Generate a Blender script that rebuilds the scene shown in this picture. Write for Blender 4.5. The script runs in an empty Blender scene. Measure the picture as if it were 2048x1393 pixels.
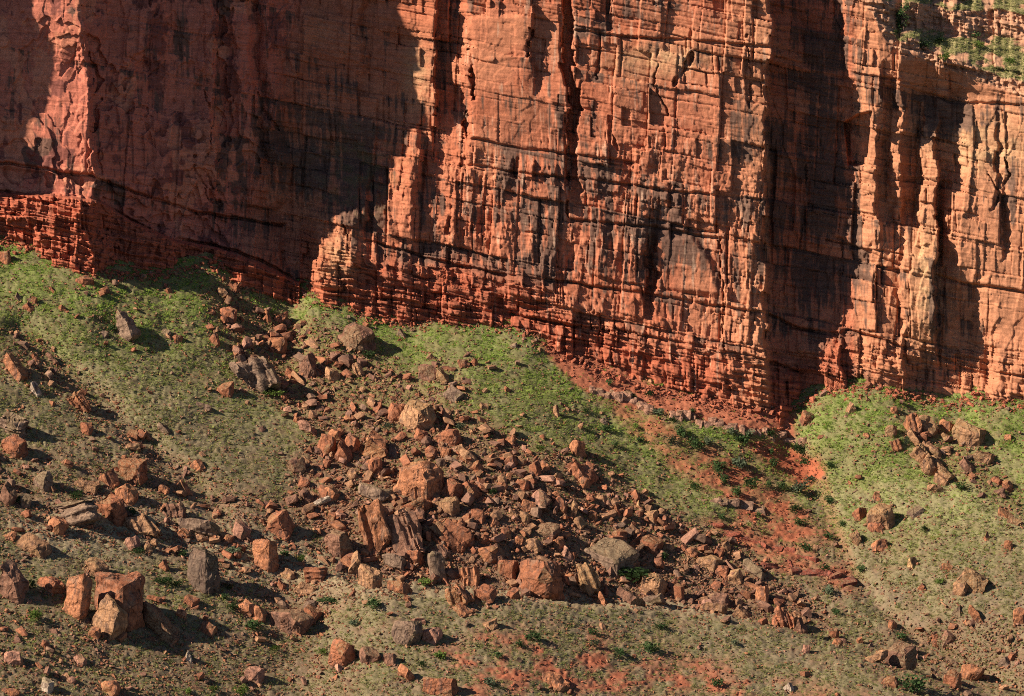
import bpy, bmesh, math, random
import numpy as np
from mathutils import Vector, Matrix

# ------------------------------------------------------------------ camera, sky, sun, exposure
SC = bpy.context.scene
COL = SC.collection
D, S, PITCH = 700.0, 0.07, math.radians(7.0)      # metres to the wall, metres per photo pixel there
CAMZ = D * math.tan(PITCH)
cam_d = bpy.data.cameras.new('camera')
cam = bpy.data.objects.new('camera', cam_d); COL.objects.link(cam)
cam.location = (0, -D, CAMZ)
cam.rotation_euler = (math.radians(90) - PITCH, 0, 0)
DIST = D / math.cos(PITCH)
cam_d.sensor_width = 36.0
cam_d.lens = 18.0 / (1024 * S / DIST)
cam_d.clip_start = 1.0; cam_d.clip_end = 20000
SC.camera = cam

SUN_DIR = Vector((1.0, 0.42, -0.72)).normalized()   # the way the light travels
elev = math.asin(-SUN_DIR.z)
w = bpy.data.worlds.new('World'); SC.world = w; w.use_nodes = True
nt = w.node_tree
sky = nt.nodes.new('ShaderNodeTexSky'); sky.sky_type = 'NISHITA'; sky.sun_disc = False
sky.sun_elevation = elev; sky.altitude = 1600; sky.air_density = 0.55; sky.dust_density = 0.1
sky.sun_rotation = math.atan2(-SUN_DIR.x, -SUN_DIR.y)
bg = nt.nodes['Background']; bg.inputs['Strength'].default_value = 0.06
nt.links.new(sky.outputs[0], bg.inputs[0])
sun_d = bpy.data.lights.new('sun', 'SUN'); sun_d.energy = 5.0; sun_d.angle = math.radians(0.5)
sun_d.color = (1.0, 0.88, 0.73)
sun = bpy.data.objects.new('sun', sun_d); COL.objects.link(sun)
sun.rotation_euler = SUN_DIR.to_track_quat('-Z', 'Y').to_euler()
SC.view_settings.view_transform = 'Standard'; SC.view_settings.look = 'None'
SC.view_settings.exposure = 1.02; SC.view_settings.gamma = 1.0
SC.view_settings.use_curve_mapping = False
SC.cycles.use_denoising = False; SC.cycles.filter_width = 1.0; SC.cycles.max_bounces = 5; SC.cycles.diffuse_bounces = 3

# ------------------------------------------------------------------ numeric helpers
_ct, _st = math.cos(PITCH), math.sin(PITCH)
def P(u, v, y):
    """World point on depth plane y that photo pixel (u, v) looks at."""
    a = (np.asarray(u, float) - 1024) * S / DIST
    b = (696.5 - np.asarray(v, float)) * S / DIST
    dx, dy, dz = a, _ct + b * _st, -_st + b * _ct
    t = (np.asarray(y, float) + D) / dy
    return np.stack([dx * t, -D + dy * t, CAMZ + dz * t], -1)

M32 = np.uint64(0xFFFFFFFF)
def h2(ix, iy, seed):
    h = (ix.astype(np.int64).astype(np.uint64) * np.uint64(374761393) + iy.astype(np.int64).astype(np.uint64) * np.uint64(668265263)
         + np.uint64(seed * 1274126177 % 4294967296)) & M32
    h = ((h ^ (h >> np.uint64(13))) * np.uint64(1274126177)) & M32
    h = ((h ^ (h >> np.uint64(15))) * np.uint64(2246822519)) & M32
    return ((h ^ (h >> np.uint64(16))) & M32).astype(np.float64) / 4294967296.0
def vn(x, y, seed):
    x = np.asarray(x, float); y = np.asarray(y, float)
    ix = np.floor(x); iy = np.floor(y); fx = x - ix; fy = y - iy
    sx = fx * fx * (3 - 2 * fx); sy = fy * fy * (3 - 2 * fy)
    a = h2(ix, iy, seed); b = h2(ix + 1, iy, seed); c = h2(ix, iy + 1, seed); d = h2(ix + 1, iy + 1, seed)
    return ((a + (b - a) * sx) * (1 - sy) + (c + (d - c) * sx) * sy) * 2 - 1
def fbm(x, y, seed, o=4, g=0.5):
    r = 0; a = 1.0; t = 0
    for i in range(o):
        r = r + a * vn(x * 2.03 ** i, y * 2.03 ** i, seed + i * 17); t += a; a *= g
    return r / t
def vn3(p, seed):
    i = np.floor(p); f = p - i; s = f * f * (3 - 2 * f); r = 0
    for dx in (0, 1):
        for dy in (0, 1):
            for dz in (0, 1):
                wgt = (s[:, 0] if dx else 1 - s[:, 0]) * (s[:, 1] if dy else 1 - s[:, 1]) * (s[:, 2] if dz else 1 - s[:, 2])
                r = r + wgt * h2(i[:, 0] + dx + 57 * (i[:, 2] + dz), i[:, 1] + dy, seed)
    return r * 2 - 1
def sstep(a, b, x):
    t = np.clip((x - a) / (b - a), 0, 1); return t * t * (3 - 2 * t)
def bricks(x, y, w, h, seed, jit=0.75):
    """Irregular courses of irregular blocks: per-block randoms and the distance to the joints."""
    ys = y / h
    iy = np.floor(ys); j0 = (h2(iy, iy * 0, seed) - .5) * jit; j1 = (h2(iy + 1, iy * 0, seed) - .5) * jit
    low = ys < iy + j0; high = ys >= iy + 1 + j1
    iy = iy - low + high
    j0 = (h2(iy, iy * 0, seed) - .5) * jit; j1 = (h2(iy + 1, iy * 0, seed) - .5) * jit
    ty = (ys - iy - j0) / (1 + j1 - j0); ey = np.minimum(ty, 1 - ty) * h * (1 + j1 - j0)
    xs = x / w * (0.7 + 0.8 * h2(iy, iy * 0 + 3, seed + 1)) + h2(iy, iy * 0 + 7, seed + 2) * 9
    ix = np.floor(xs); k0 = (h2(ix, iy, seed + 3) - .5) * jit; k1 = (h2(ix + 1, iy, seed + 3) - .5) * jit
    low = xs < ix + k0; high = xs >= ix + 1 + k1
    ix = ix - low + high
    k0 = (h2(ix, iy, seed + 3) - .5) * jit; k1 = (h2(ix + 1, iy, seed + 3) - .5) * jit
    tx = (xs - ix - k0) / (1 + k1 - k0); ex = np.minimum(tx, 1 - tx) * w * (1 + k1 - k0)
    r = [h2(ix, iy, seed + 10 + q) for q in range(4)]
    return r, tx - .5, ty - .5, ex, ey
def cells(x, y, seed):
    ix = np.floor(x); iy = np.floor(y)
    f1 = np.full(x.shape, 9.); f2 = f1.copy(); cx = ix.copy(); cy = iy.copy(); ddx = x * 0; ddy = x * 0
    for a in (-1, 0, 1):
        for b in (-1, 0, 1):
            px = ix + a + h2(ix + a, iy + b, seed); py = iy + b + h2(ix + a, iy + b, seed + 1)
            d = np.hypot(px - x, py - y); m = d < f1
            f2 = np.where(m, f1, np.minimum(f2, d))
            cx = np.where(m, ix + a, cx); cy = np.where(m, iy + b, cy)
            ddx = np.where(m, x - px, ddx); ddy = np.where(m, y - py, ddy); f1 = np.where(m, d, f1)
    return [h2(cx, cy, seed + 5 + q) for q in range(4)], ddx, ddy, f2 - f1
def line_d(u, v, pts):
    d = np.full(np.shape(u), 1e9)
    for (x0, y0), (x1, y1) in zip(pts[:-1], pts[1:]):
        L = (x1 - x0) ** 2 + (y1 - y0) ** 2
        t = np.clip(((u - x0) * (x1 - x0) + (v - y0) * (y1 - y0)) / L, 0, 1)
        d = np.minimum(d, np.hypot(u - x0 - t * (x1 - x0), v - y0 - t * (y1 - y0)))
    return d
def poly(u, v, pts, soft=10):
    """Soft mask, 1 inside the polygon."""
    ins = np.zeros(np.shape(u), bool); q = pts + pts[:1]
    for (x0, y0), (x1, y1) in zip(q[:-1], q[1:]):
        if y0 == y1: continue
        c = ((y0 > v) != (y1 > v)) & (u < (x1 - x0) * (v - y0) / (y1 - y0) + x0); ins ^= c
    d = line_d(u, v, q); d = np.where(ins, d, -d)
    return sstep(-soft, soft, d)
def blob(u, v, cu, cv, ru, rv):
    return np.exp(-((u - cu) / ru) ** 2 - ((v - cv) / rv) ** 2)

# ------------------------------------------------------------------ material helpers
def mat(name):
    m = bpy.data.materials.new(name); m.use_nodes = True
    n = m.node_tree.nodes; b = n['Principled BSDF']
    b.inputs['Roughness'].default_value = 0.92
    b.inputs['Specular IOR Level'].default_value = 0.12
    return m, n, m.node_tree.links, b
def nd(n, t, **k):
    x = n.new(t)
    for a, val in k.items():
        if a in ('operation', 'blend_type', 'attribute_name', 'attribute_type', 'data_type', 'noise_dimensions', 'feature', 'distance'): setattr(x, a, val)
        else: x.inputs[a].default_value = val
    return x
def mixc(n, l, blend, fac, a, b):
    x = n.new('ShaderNodeMix'); x.data_type = 'RGBA'; x.blend_type = blend
    for s, val in ((0, fac), (6, a), (7, b)):
        if hasattr(val, 'is_output'): l.new(val, x.inputs[s])
        else: x.inputs[s].default_value = val
    return x.outputs[2]
def ramp(n, l, src, stops):
    r = n.new('ShaderNodeValToRGB'); e = r.color_ramp.elements
    while len(e) < len(stops): e.new(0.5)
    for el, (p, c) in zip(e, stops):
        el.position = p; el.color = (*c, 1) if len(c) == 3 else c
    l.new(src, r.inputs[0]); return r.outputs[0]
def mapped(n, l, src, scale, rot=(0, 0, 0)):
    mp = n.new('ShaderNodeMapping'); mp.inputs['Scale'].default_value = scale; mp.inputs['Rotation'].default_value = rot
    l.new(src, mp.inputs[0]); return mp.outputs[0]
def noise(n, l, vec, scale, detail=5, rough=0.6):
    x = n.new('ShaderNodeTexNoise'); x.inputs['Scale'].default_value = scale
    x.inputs['Detail'].default_value = detail; x.inputs['Roughness'].default_value = rough
    l.new(vec, x.inputs['Vector']); return x.outputs['Fac']
def bump(n, l, h, strength, dist, b):
    x = n.new('ShaderNodeBump'); x.inputs['Strength'].default_value = strength; x.inputs['Distance'].default_value = dist
    l.new(h, x.inputs['Height']); l.new(x.outputs[0], b.inputs['Normal'])

def surf_material(name, strat):
    """Vertex colour 'col' broken up by fine noise."""
    m, n, l, b = mat(name)
    at = nd(n, 'ShaderNodeAttribute', attribute_name='col')
    tc = n.new('ShaderNodeTexCoord').outputs['Object']
    n1 = noise(n, l, tc, 1.3, 6, 0.7); n2 = noise(n, l, tc, 6.0, 4, 0.7)
    c = mixc(n, l, 'MULTIPLY', 1.0, at.outputs['Color'], ramp(n, l, n1, [(0.25, (.62, .60, .58)), (0.55, (1, 1, 1)), (0.8, (1.25, 1.22, 1.15))]))
    c = mixc(n, l, 'MULTIPLY', 0.8, c, ramp(n, l, n2, [(0.3, (.7, .7, .7)), (0.7, (1.2, 1.2, 1.2))]))
    if strat:
        st = noise(n, l, mapped(n, l, tc, (.05, .05, 2.2), (0, math.radians(11), 0)), 1.0, 6, 0.8)
        c = mixc(n, l, 'MULTIPLY', 0.75, c, ramp(n, l, st, [(0.32, (.62, .56, .52)), (0.5, (1, 1, 1)), (0.7, (1.22, 1.2, 1.12))]))
    l.new(c, b.inputs['Base Color'])
    bump(n, l, n2, 0.35, 0.12, b)
    return m
MAT_CLIFF = surf_material('cliff_sandstone', True)
MAT_GROUND = surf_material('talus_soil', False)

def rock_material(name, tint, patina, inst=False):
    m, n, l, b = mat(name)
    tc = n.new('ShaderNodeTexCoord').outputs['Object']
    if inst:
        base = nd(n, 'ShaderNodeAttribute', attribute_name='tone', attribute_type='INSTANCER').outputs['Color']
    else:
        base = n.new('ShaderNodeObjectInfo').outputs['Color']
    c = mixc(n, l, 'MULTIPLY', 1.0, base, (*tint, 1))
    n1 = noise(n, l, tc, 0.9, 6, 0.68); n2 = noise(n, l, tc, 5.0, 5, 0.7)
    c = mixc(n, l, 'MULTIPLY', 1.0, c, ramp(n, l, n1, [(0.34, (.45, .4, .38)), (0.5, (.95, .95, .95)), (0.68, (1.3, 1.27, 1.2))]))
    if patina:
        c = mixc(n, l, 'MIX', ramp(n, l, n2, [(0.42, (0, 0, 0)), (0.62, (.75, .75, .75))]), c, (*patina, 1))
    else:
        st = noise(n, l, mapped(n, l, tc, (2.2, 2.2, .25)), 1.0, 4, 0.7)
        c = mixc(n, l, 'MIX', ramp(n, l, st, [(0.5, (0, 0, 0)), (0.66, (.8, .8, .8))]), c, (.10, .062, .05, 1))
        n4 = noise(n, l, tc, 0.55, 3, 0.6)
        c = mixc(n, l, 'MIX', ramp(n, l, n4, [(0.52, (0, 0, 0)), (0.64, (.65, .65, .65))]), c, (.20, .125, .085, 1))
    c = mixc(n, l, 'MULTIPLY', 0.9, c, ramp(n, l, n2, [(0.3, (.6, .58, .56)), (0.7, (1.25, 1.25, 1.22))]))
    vo_ = n.new('ShaderNodeTexVoronoi'); vo_.feature = 'DISTANCE_TO_EDGE'; vo_.inputs['Scale'].default_value = 0.55
    wv_ = n.new('ShaderNodeMix'); wv_.data_type = 'VECTOR'; wv_.inputs[0].default_value = .18
    l.new(tc, wv_.inputs[4]); nn_ = n.new('ShaderNodeTexNoise'); nn_.inputs['Scale'].default_value = 1.1; l.new(tc, nn_.inputs['Vector']); l.new(nn_.outputs['Color'], wv_.inputs[5]); l.new(wv_.outputs[1], vo_.inputs['Vector'])
    ck = ramp(n, l, vo_.outputs['Distance'], [(0.0, (.34, .3, .28)), (0.03, (1, 1, 1))])
    if not inst: c = mixc(n, l, 'MULTIPLY', .85, c, ck)
    l.new(c, b.inputs['Base Color']); bump(n, l, n2, 0.7, 0.14, b)
    return m
MAT_FRESH = rock_material('fresh_rock', (1, 1, 1), None)
MAT_PATINA = rock_material('weathered_rock', (.86, .84, .74), (.215, .165, .10))
MAT_RUBBLE = rock_material('rubble_rock', (1, 1, 1), None, True)
def leaf_material(name, inst):
    m, n, l, b = mat(name)
    if inst: base = nd(n, 'ShaderNodeAttribute', attribute_name='tone', attribute_type='INSTANCER').outputs['Color']
    else: base = n.new('ShaderNodeObjectInfo').outputs['Color']
    g = n.new('ShaderNodeNewGeometry')
    c = mixc(n, l, 'MULTIPLY', 1.0, base, ramp(n, l, g.outputs['Random Per Island'], [(0, (.6, .6, .6)), (1, (1.4, 1.4, 1.3))]))
    l.new(c, b.inputs['Base Color'])
    tl = n.new('ShaderNodeBsdfTranslucent'); l.new(c, tl.inputs[0]); ms = n.new('ShaderNodeMixShader'); ms.inputs[0].default_value = .4
    l.new(b.outputs[0], ms.inputs[1]); l.new(tl.outputs[0], ms.inputs[2]); l.new(ms.outputs[0], n['Material Output'].inputs[0])
    return m
MAT_GRASS = leaf_material('grass_blades', True)
MAT_LEAF = leaf_material('shrub_leaves', False)

def grid_mesh(name, pts, cols, material, mask=None):
    """A mesh from a (rows, columns) grid of points; mask picks the faces."""
    R, C = pts.shape[:2]
    i = np.arange(R * C).reshape(R, C)
    q = np.stack([i[:-1, :-1], i[1:, :-1], i[1:, 1:], i[:-1, 1:]], -1)
    q = q[mask] if mask is not None else q.reshape(-1, 4)
    used = np.unique(q); remap = np.zeros(R * C, np.int64); remap[used] = np.arange(len(used)); q = remap[q]
    me = bpy.data.meshes.new(name)
    me.vertices.add(len(used)); me.vertices.foreach_set('co', pts.reshape(-1, 3)[used].astype(np.float32).ravel())
    me.loops.add(q.size); me.loops.foreach_set('vertex_index', q.ravel().astype(np.int32))
    me.polygons.add(len(q)); me.polygons.foreach_set('loop_start', np.arange(0, q.size, 4, dtype=np.int32))
    me.update(calc_edges=True)
    a = me.attributes.new('col', 'FLOAT_COLOR', 'POINT')
    c4 = np.ones((len(used), 4), np.float32); c4[:, :3] = cols.reshape(-1, 3)[used]
    a.data.foreach_set('color', c4.ravel())
    me.materials.append(material)
    o = bpy.data.objects.new(name, me); COL.objects.link(o)
    return o

# ------------------------------------------------------------------ the cliff: depth and colour at photo pixel (u, v)
VB_U, VB_V = zip(*[(-400, 440), (-100, 470), (0, 488), (60, 500), (130, 528), (190, 545), (215, 553), (330, 560), (350, 552), (410, 540), (440, 545),
    (500, 565), (540, 580), (582, 597), (620, 584), (650, 600), (720, 635), (760, 645), (830, 657), (880, 645), (940, 640),
    (1000, 655), (1060, 672), (1090, 694), (1200, 750), (1280, 782), (1400, 806), (1500, 826), (1570, 834), (1600, 818),
    (1640, 795), (1720, 780), (1770, 788), (1830, 805), (1900, 815), (1960, 800), (2048, 820), (2400, 860)])
def vbase(u): return np.interp(u, VB_U, VB_V)
PLAN = [
 (-500, [(-900,-34),(-300,-22),(-205,-18),(-195,-9),(40,-11),(160,-13),(170,-12),(176,-8),(300,-4),(410,-.5),(500,4),(580,9.5),(640,11),(720,9.5),(800,7.5),(868,5.8),(872,8.5),(925,6),(935,4),(1055,2.5),(1535,0),(1541,9),(1600,10.5),(1690,8),(1694,4.5),(1760,2.4),(2048,1.5),(2400,-3)]),
 (60,   [(-900,-34),(-300,-22),(-205,-17.6),(-195,-9),(-60,-11),(40,-11.5),(163,-13),(171,-12.5),(177,-8),(300,-4),(395,-1.5),(425,-2.4),(436,1.2),(500,3.6),(518,7.5),(540,5.6),(580,9.5),(640,11),(720,8.6),(735,10),(800,7.5),(862,5.4),(868,5.4),(873,8.5),(905,8),(925,6),(935,4),(1050,2.8),(1062,2.9),(1066,4.6),(1126,4),(1131,6.8),(1146,6.8),(1151,3.2),(1300,2.2),(1535,0),(1541,9),(1600,10.5),(1640,9),(1688,8),(1694,4.4),(1740,3),(1760,2.4),(1800,2.8),(1850,3.2),(1900,2.8),(2048,1.2),(2400,-3)]),
 (200,  [(-900,-34),(-300,-23),(-205,-20),(-195,-10),(0,-11),(75,-11.8),(176,-13.2),(182,-12.5),(187,-8.3),(300,-4),(400,-1.2),(424,-2),(434,1.6),(505,4),(522,8),(546,6),(578,10),(640,11),(720,9.6),(790,8),(842,5.6),(866,5),(871,8.5),(915,8),(929,6.5),(936,3.9),(1050,2.8),(1128,2.8),(1133,6.2),(1148,6.2),(1153,3),(1300,2),(1530,0),(1536,9),(1600,10.5),(1640,9),(1697,7.6),(1703,5.2),(1738,3),(1760,2.4),(1767,4.8),(1784,5.6),(1790,4.2),(1802,3.8),(1808,5.6),(1836,7),(1858,7.6),(1905,6.8),(1930,4.6),(2048,1.8),(2400,-3)]),
 (330,  [(-900,-34),(-300,-24),(-205,-19.6),(-195,-11),(0,-11.2),(110,-12.2),(178,-13),(183,-12.5),(189,-8.6),(300,-4),(405,-.8),(428,-1.6),(438,2),(510,4.6),(526,8.4),(548,6.4),(575,10.5),(640,10.6),(720,9),(780,7.6),(806,6.2),(816,4.8),(836,4.6),(846,7.6),(885,6.4),(925,5),(940,3.8),(1130,2.9),(1134,5.4),(1150,5.4),(1156,2.7),(1300,1.8),(1525,0),(1532,9),(1600,10.5),(1690,7.5),(1700,6.8),(1738,3.2),(1750,2.7),(1757,4.8),(1775,6),(1783,4.2),(1797,3.2),(1803,5.4),(1835,7.2),(1840,3.6),(1866,2.6),(1872,7.6),(1905,6.6),(1926,4.2),(1986,3.2),(1992,4.6),(2010,2.6),(2400,-3)]),
 (430,  [(-900,-34),(-300,-24.5),(-205,-19),(-195,-11.5),(0,-11.4),(110,-12.4),(180,-13),(190,-12),(196,-8.6),(300,-4),(410,.2),(500,5),(560,9.4),(610,8.4),(640,4.6),(688,1.6),(730,1.8),(738,3.6),(796,3.4),(808,2.9),(826,2.8),(836,4.4),(900,3.8),(935,3.1),(1290,1.6),(1525,-.2),(1532,9),(1600,10.3),(1692,7.4),(1738,4.2),(1752,3.2),(1760,5.2),(1785,6.6),(1792,5.2),(1800,5),(1806,6.4),(1832,7.4),(1838,3.6),(1868,2.5),(1874,7.2),(1886,5),(1898,3.2),(2000,2.2),(2006,4.2),(2020,2.4),(2400,-3)]),
 (530,  [(-900,-34),(-300,-25),(-205,-19),(-195,-12),(0,-11.6),(205,-12.6),(214,-10.5),(300,-7),(410,-2.5),(500,1.5),(556,3.4),(572,5),(615,3.6),(638,-.6),(700,-1.2),(712,-.8),(722,1),(800,1.6),(806,.8),(840,1.6),(850,2.8),(905,2.4),(935,2.3),(1290,1.1),(1296,3.6),(1309,3.6),(1318,1),(1525,-.5),(1532,8.6),(1600,10),(1690,7.2),(1735,5.4),(1755,4.2),(1800,4.8),(1806,2.2),(1868,1.6),(1874,6.6),(1900,4.9),(1918,3.2),(2400,-3)]),
 (650,  [(-900,-34),(-300,-26),(-205,-19.5),(-195,-12),(0,-11.8),(205,-12.6),(214,-10.5),(300,-7.5),(410,-3),(500,.5),(575,3.4),(615,2.4),(640,-1),(720,-1),(870,.4),(935,1),(1290,.4),(1530,-1),(1538,6.8),(1570,7.6),(1640,5.8),(1690,5),(1735,3.6),(1760,2.2),(1800,3),(1808,1.2),(1870,.8),(1876,5.4),(1942,5.2),(1956,3.6),(1988,2.4),(2400,-3)]),
 (740,  [(-900,-34),(-300,-27),(-205,-24),(-195,-12),(0,-12),(205,-12.6),(214,-10.5),(300,-7.5),(410,-3),(500,.5),(620,2),(720,-.6),(935,0),(1290,-.5),(1535,-1.6),(1545,3.2),(1600,5),(1636,3),(1644,1.4),(1682,.8),(1689,3.4),(1720,2.4),(1735,.8),(1805,.4),(1811,3.6),(1880,5.2),(1972,5.6),(1994,2.4),(2400,-3)]),
 (840,  [(-900,-34),(-300,-27),(-205,-24),(-195,-12),(0,-12),(205,-12.6),(300,-4.5),(500,2),(620,2),(720,-.6),(935,-.6),(1290,-1.2),(1560,-2),(1600,3),(1640,1.2),(1720,1),(1811,1.6),(1900,2.6),(2000,.8),(2400,-3)]),
]
PLAN.insert(2, (125, [(a, b - (1.0 if -250 < a < -200 else 0)) for a, b in PLAN[1][1]]))
def plan(u, v):
    lv = [p[0] for p in PLAN]; ys = [np.interp(u, *zip(*p[1])) for p in PLAN]
    out = ys[0].copy()
    for k in range(len(lv) - 1):
        t = np.clip((v - lv[k]) / (lv[k + 1] - lv[k]), 0, 1); out = np.where(v >= lv[k], ys[k] * (1 - t) + ys[k + 1] * t, out)
    return out
BED = [[(-60,318),(60,333),(120,345),(185,352),(230,372),(330,405),(390,425),(440,432),(560,450)],
       [(-60,384),(90,388),(200,400),(260,440),(350,480),(430,490),(520,520),(590,560)],
       [(690,470),(800,500),(870,520),(1000,548),(1200,575),(1400,607),(1530,627),(1600,660),(1700,672)],
       [(720,600),(800,600),(880,615),(1000,625),(1100,645),(1250,665),(1380,690),(1500,712),(1600,745)],
       [(1680,478),(1770,520),(1870,552),(1930,570),(2100,590)],
       [(1700,660),(1810,695),(1870,710),(1950,745),(2100,756)],
       [(1590,655),(1680,668)], [(930,330),(1060,350),(1200,362),(1330,380),(1520,400)],
       [(950,280),(1060,300),(1150,310),(1260,325)], [(1150,60),(1240,75),(1380,80),(1530,95)],
       [(1720,150),(1790,160)], [(1150,440),(1300,455),(1520,490)],[(1780,165),(1900,203),(2100,214)]]
CRACK = [([(935,100),(948,170),(930,250),(936,292)],5,2.0), ([(1385,108),(1372,140),(1348,170)],6,2.2), ([(1440,480),(1444,560),(1446,700)],2.5,1.2),
         ([(1140,340),(1136,420),(1150,480)],4,1.6), ([(1060,60),(1056,110)],5,2.), ([(690,450),(700,520),(690,580)],3,1.2),
         ([(410,180),(425,230),(415,330),(430,420)],3,1.), ([(500,150),(530,220),(560,260)],4,1.2), ([(1200,100),(1197,160)],3,1.2),
         ([(905,390),(895,470),(905,560)],6,1.), ([(1610,330),(1612,420),(1600,500)],3,1.),
         ([(2010,315),(2018,350),(1996,395),(1985,420)],4,1.6), ([(1975,350),(1990,380)],3,1.2), ([(390,330),(420,400),(435,470)],2.5,.8),
         ([(1230,190),(1222,260),(1235,300)],3,1.), ([(1320,100),(1310,170),(1335,230)],2.5,.9), ([(1490,70),(1500,140),(1495,230)],2.5,.9)]
RIM_U, RIM_V = zip(*[(300,-900),(600,-640),(900,-300),(1100,-140),(1300,-95),(1540,-62),(1660,-30),(1690,-12),(1720,0),(1745,26),(1760,66),(1775,88),(1800,104),(1850,124),(1880,135),(1920,149),(1960,163),(2048,194),(2400,290)])
def cliff(u, v):
    """Depth (m) and colour of the wall."""
    wu = u + 7 * fbm(u / 70, v / 110, 5, 3); wv = v + 5 * fbm(u / 90, v / 60, 9, 3)
    wd = wv - 0.2 * u                                            # bedding coordinate, dipping to the right
    rb, _, _, _, _ = bricks(u * .25 + 3 * fbm(u / 90, v / 90, 23, 2), wd, 40, 30, 24)
    rb2, _, _, _, _ = bricks(u * .25, wd, 40, 11, 27)
    y = plan(u + 7 * fbm(u / 60, v / 45, 21, 4) + 10 * fbm(u / 240, v / 55, 22, 2) + 9 * (rb[0] - .5) + 4 * (rb2[0] - .5), v + 14 * fbm(u / 50, v / 50, 25, 2))
    vb = vbase(u)
    above = vb - v
    # zones: sheeted wall on the left, hackly middle, layered foot
    left = 1 - sstep(560, 640, u + 0.25 * v)
    foot = 1 - sstep(85, 150, above + 22 * fbm(u / 60, v / 60, 31, 3))
    foot = np.where(u < 600, 1 - sstep(-6, 6, np.interp(u, [-60, 90, 200, 260, 350, 430, 520, 600], [384, 388, 400, 440, 480, 495, 530, 565]) - v), foot)
    foot = foot * np.where((u > 1600), .6, 1)
    smooth = np.clip(poly(wu, wv, [(945,125),(1040,110),(1075,140),(1120,260),(1135,330),(1000,315),(935,285)], 6) + poly(wu, wv, [(1310,480),(1380,470),(1420,520),(1440,590),(1330,580)], 8)
                     + poly(wu, wv, [(940,40),(1050,30),(1052,105),(950,120)], 6) + .55 * sstep(1890, 1940, u) + .85 * poly(u, v, [(-60,-60),(150,-60),(176,60),(183,200),(175,350),(-60,330)], 8) * (1 - .7 * blob(u, v, 150, 130, 22, 40)), 0, 1)
    hack = np.clip(sstep(230, 340, v) * (1 - foot) * (1 - left) * (1 - .8 * smooth), 0, 1) * np.where(u > 1535, .35, 1)
    wall_r = sstep(1535, 1545, u)
    # exfoliation sheets
    f = fbm(wu / 130, wv / 170, 41, 5, .55); f2 = fbm(wu / 55, wv / 90, 47, 4, .55)
    sheets = sstep(.02, .035, f) + sstep(-.2, -.185, f) + .6 * sstep(.2, .21, f) + .35 * sstep(.12, .14, f2) + .35 * sstep(-.15, -.13, f2)
    y = y + sheets * (.9 * left * (1 - .65 * smooth) + .10 * (1 - left))
    # great blocks, blocks, flakes
    r, tx, ty, ex, ey = bricks(wu, wd, 105, 95, 60)
    tyb = ty
    big = (r[0] - .5) * 1.5 + (r[1] - .5) * 1.2 * tx + (r[2] - .5) * .5 * ty
    y = y + big * np.where(left > .5, .35, 1) * (1 - .75 * smooth)
    r2, tx, ty, ex2, ey2 = bricks(wu + 2.5 * fbm(u / 40, v / 60, 63, 2), wd, 36, 38, 70, .9)
    on = (r2[3] > .58) * (1 - .85 * smooth) * (1 - .8 * left)
    y = y + on * ((r2[0] - .5) * .8 + (r2[1] - .5) * .8 * tx + (r2[2] - .5) * .25 * ty)
    q3, tx, ty, e3, _ = bricks(u + .06 * v + 4 * fbm(u / 70, v / 90, 73, 3), wd + 30 * h2(np.floor(u / 55), u * 0, 74), 62, 170, 75, .98)
    y = y + (1 - .85 * smooth) * (1 - .5 * left) * (1 - foot) * (q3[3] > .3) * ((q3[0] - .5) * 1.3 + (q3[1] - .4) * 1.3 * tx + .25 * np.exp(-(e3 / 1.2) ** 2))
    hz = hack * sstep(-.35, .2, fbm(u / 80, wd / 45, 85, 3))
    q1, tx, ty, ea, eb = bricks(u + .12 * v + 2 * fbm(u / 60, v / 90, 81, 2), wd + 14 * h2(np.floor(u / 15), u * 0, 82), 19, 52, 80, .95)
    y = y + hz * ((q1[0] - .5) * .7 + (q1[1] - .4) * 1.0 * tx + (q1[2] - .5) * .3 * ty)
    q2, tx, ty, _, _ = bricks(u + .1 * v + 1.2 * fbm(u / 40, v / 60, 86, 2), wd + 8 * h2(np.floor(u / 8), u * 0, 83), 9, 25, 87, .95)
    y = y + (hz * .55 + .12 * hack) * ((q2[0] - .5) * .45 + (q2[1] - .4) * .6 * tx)
    rc2, cx, cy, e2 = cells((u + .12 * v) / 34 + .25 * fbm(u / 40, v / 80, 83, 2), wv / 105 + .2 * fbm(u / 30, v / 60, 84, 2), 88)
    y = y + (.6 * left + .3 * hack + .5 * wall_r) * (1 - .9 * smooth) * ((rc2[0] - .5) * .8 + (rc2[1] - .5) * 1.2 * cx + (rc2[2] - .5) * .8 * cy)
    # thin beds
    bed = fbm(u / 260, wd / 5.5, 91, 3, .6); bed2 = fbm(u / 160, wd / 14, 95, 3)
    lay = np.clip(.2 + 1.0 * foot + .8 * blob(u, v, 800, 560, 110, 80) + .7 * sstep(60, 0, v) * (u > 1100) + .5 * wall_r * (u < 1710), 0, 1.3) * (1 - .7 * smooth) * (1 - .8 * left * (1 - foot))
    y = y + lay * (.34 * bed + .4 * bed2)
    # foot: angular blocks and columns in courses, stepping out
    r3, tx, ty, ex3, ey3 = bricks(wu + 3 * fbm(u / 30, v / 40, 101, 2), wd + 3 * fbm(u / 50, v / 30, 103, 2), 28, 24, 100, .95)
    rk, kx, ky, ek = cells(wu / 17 + .25 * fbm(u / 20, v / 30, 104, 2), wd / 34 + .15 * fbm(u / 22, v / 22, 105, 2), 106)
    pick = sstep(-.1, .1, fbm(u / 60, v / 40, 107, 2))
    y = y + foot * ((r3[0] - .5) * 1.5 + (r3[1] - .5) * 1.3 * tx + (r3[2] - .5) * .7 * ty) * (.45 + .55 * (1 - pick))
    y = y + foot * ((rk[0] - .5) * 1.1 + (rk[1] - .5) * 1.5 * kx + (rk[2] - .5) * .9 * ky) * (.35 + .65 * pick) * .6
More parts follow.
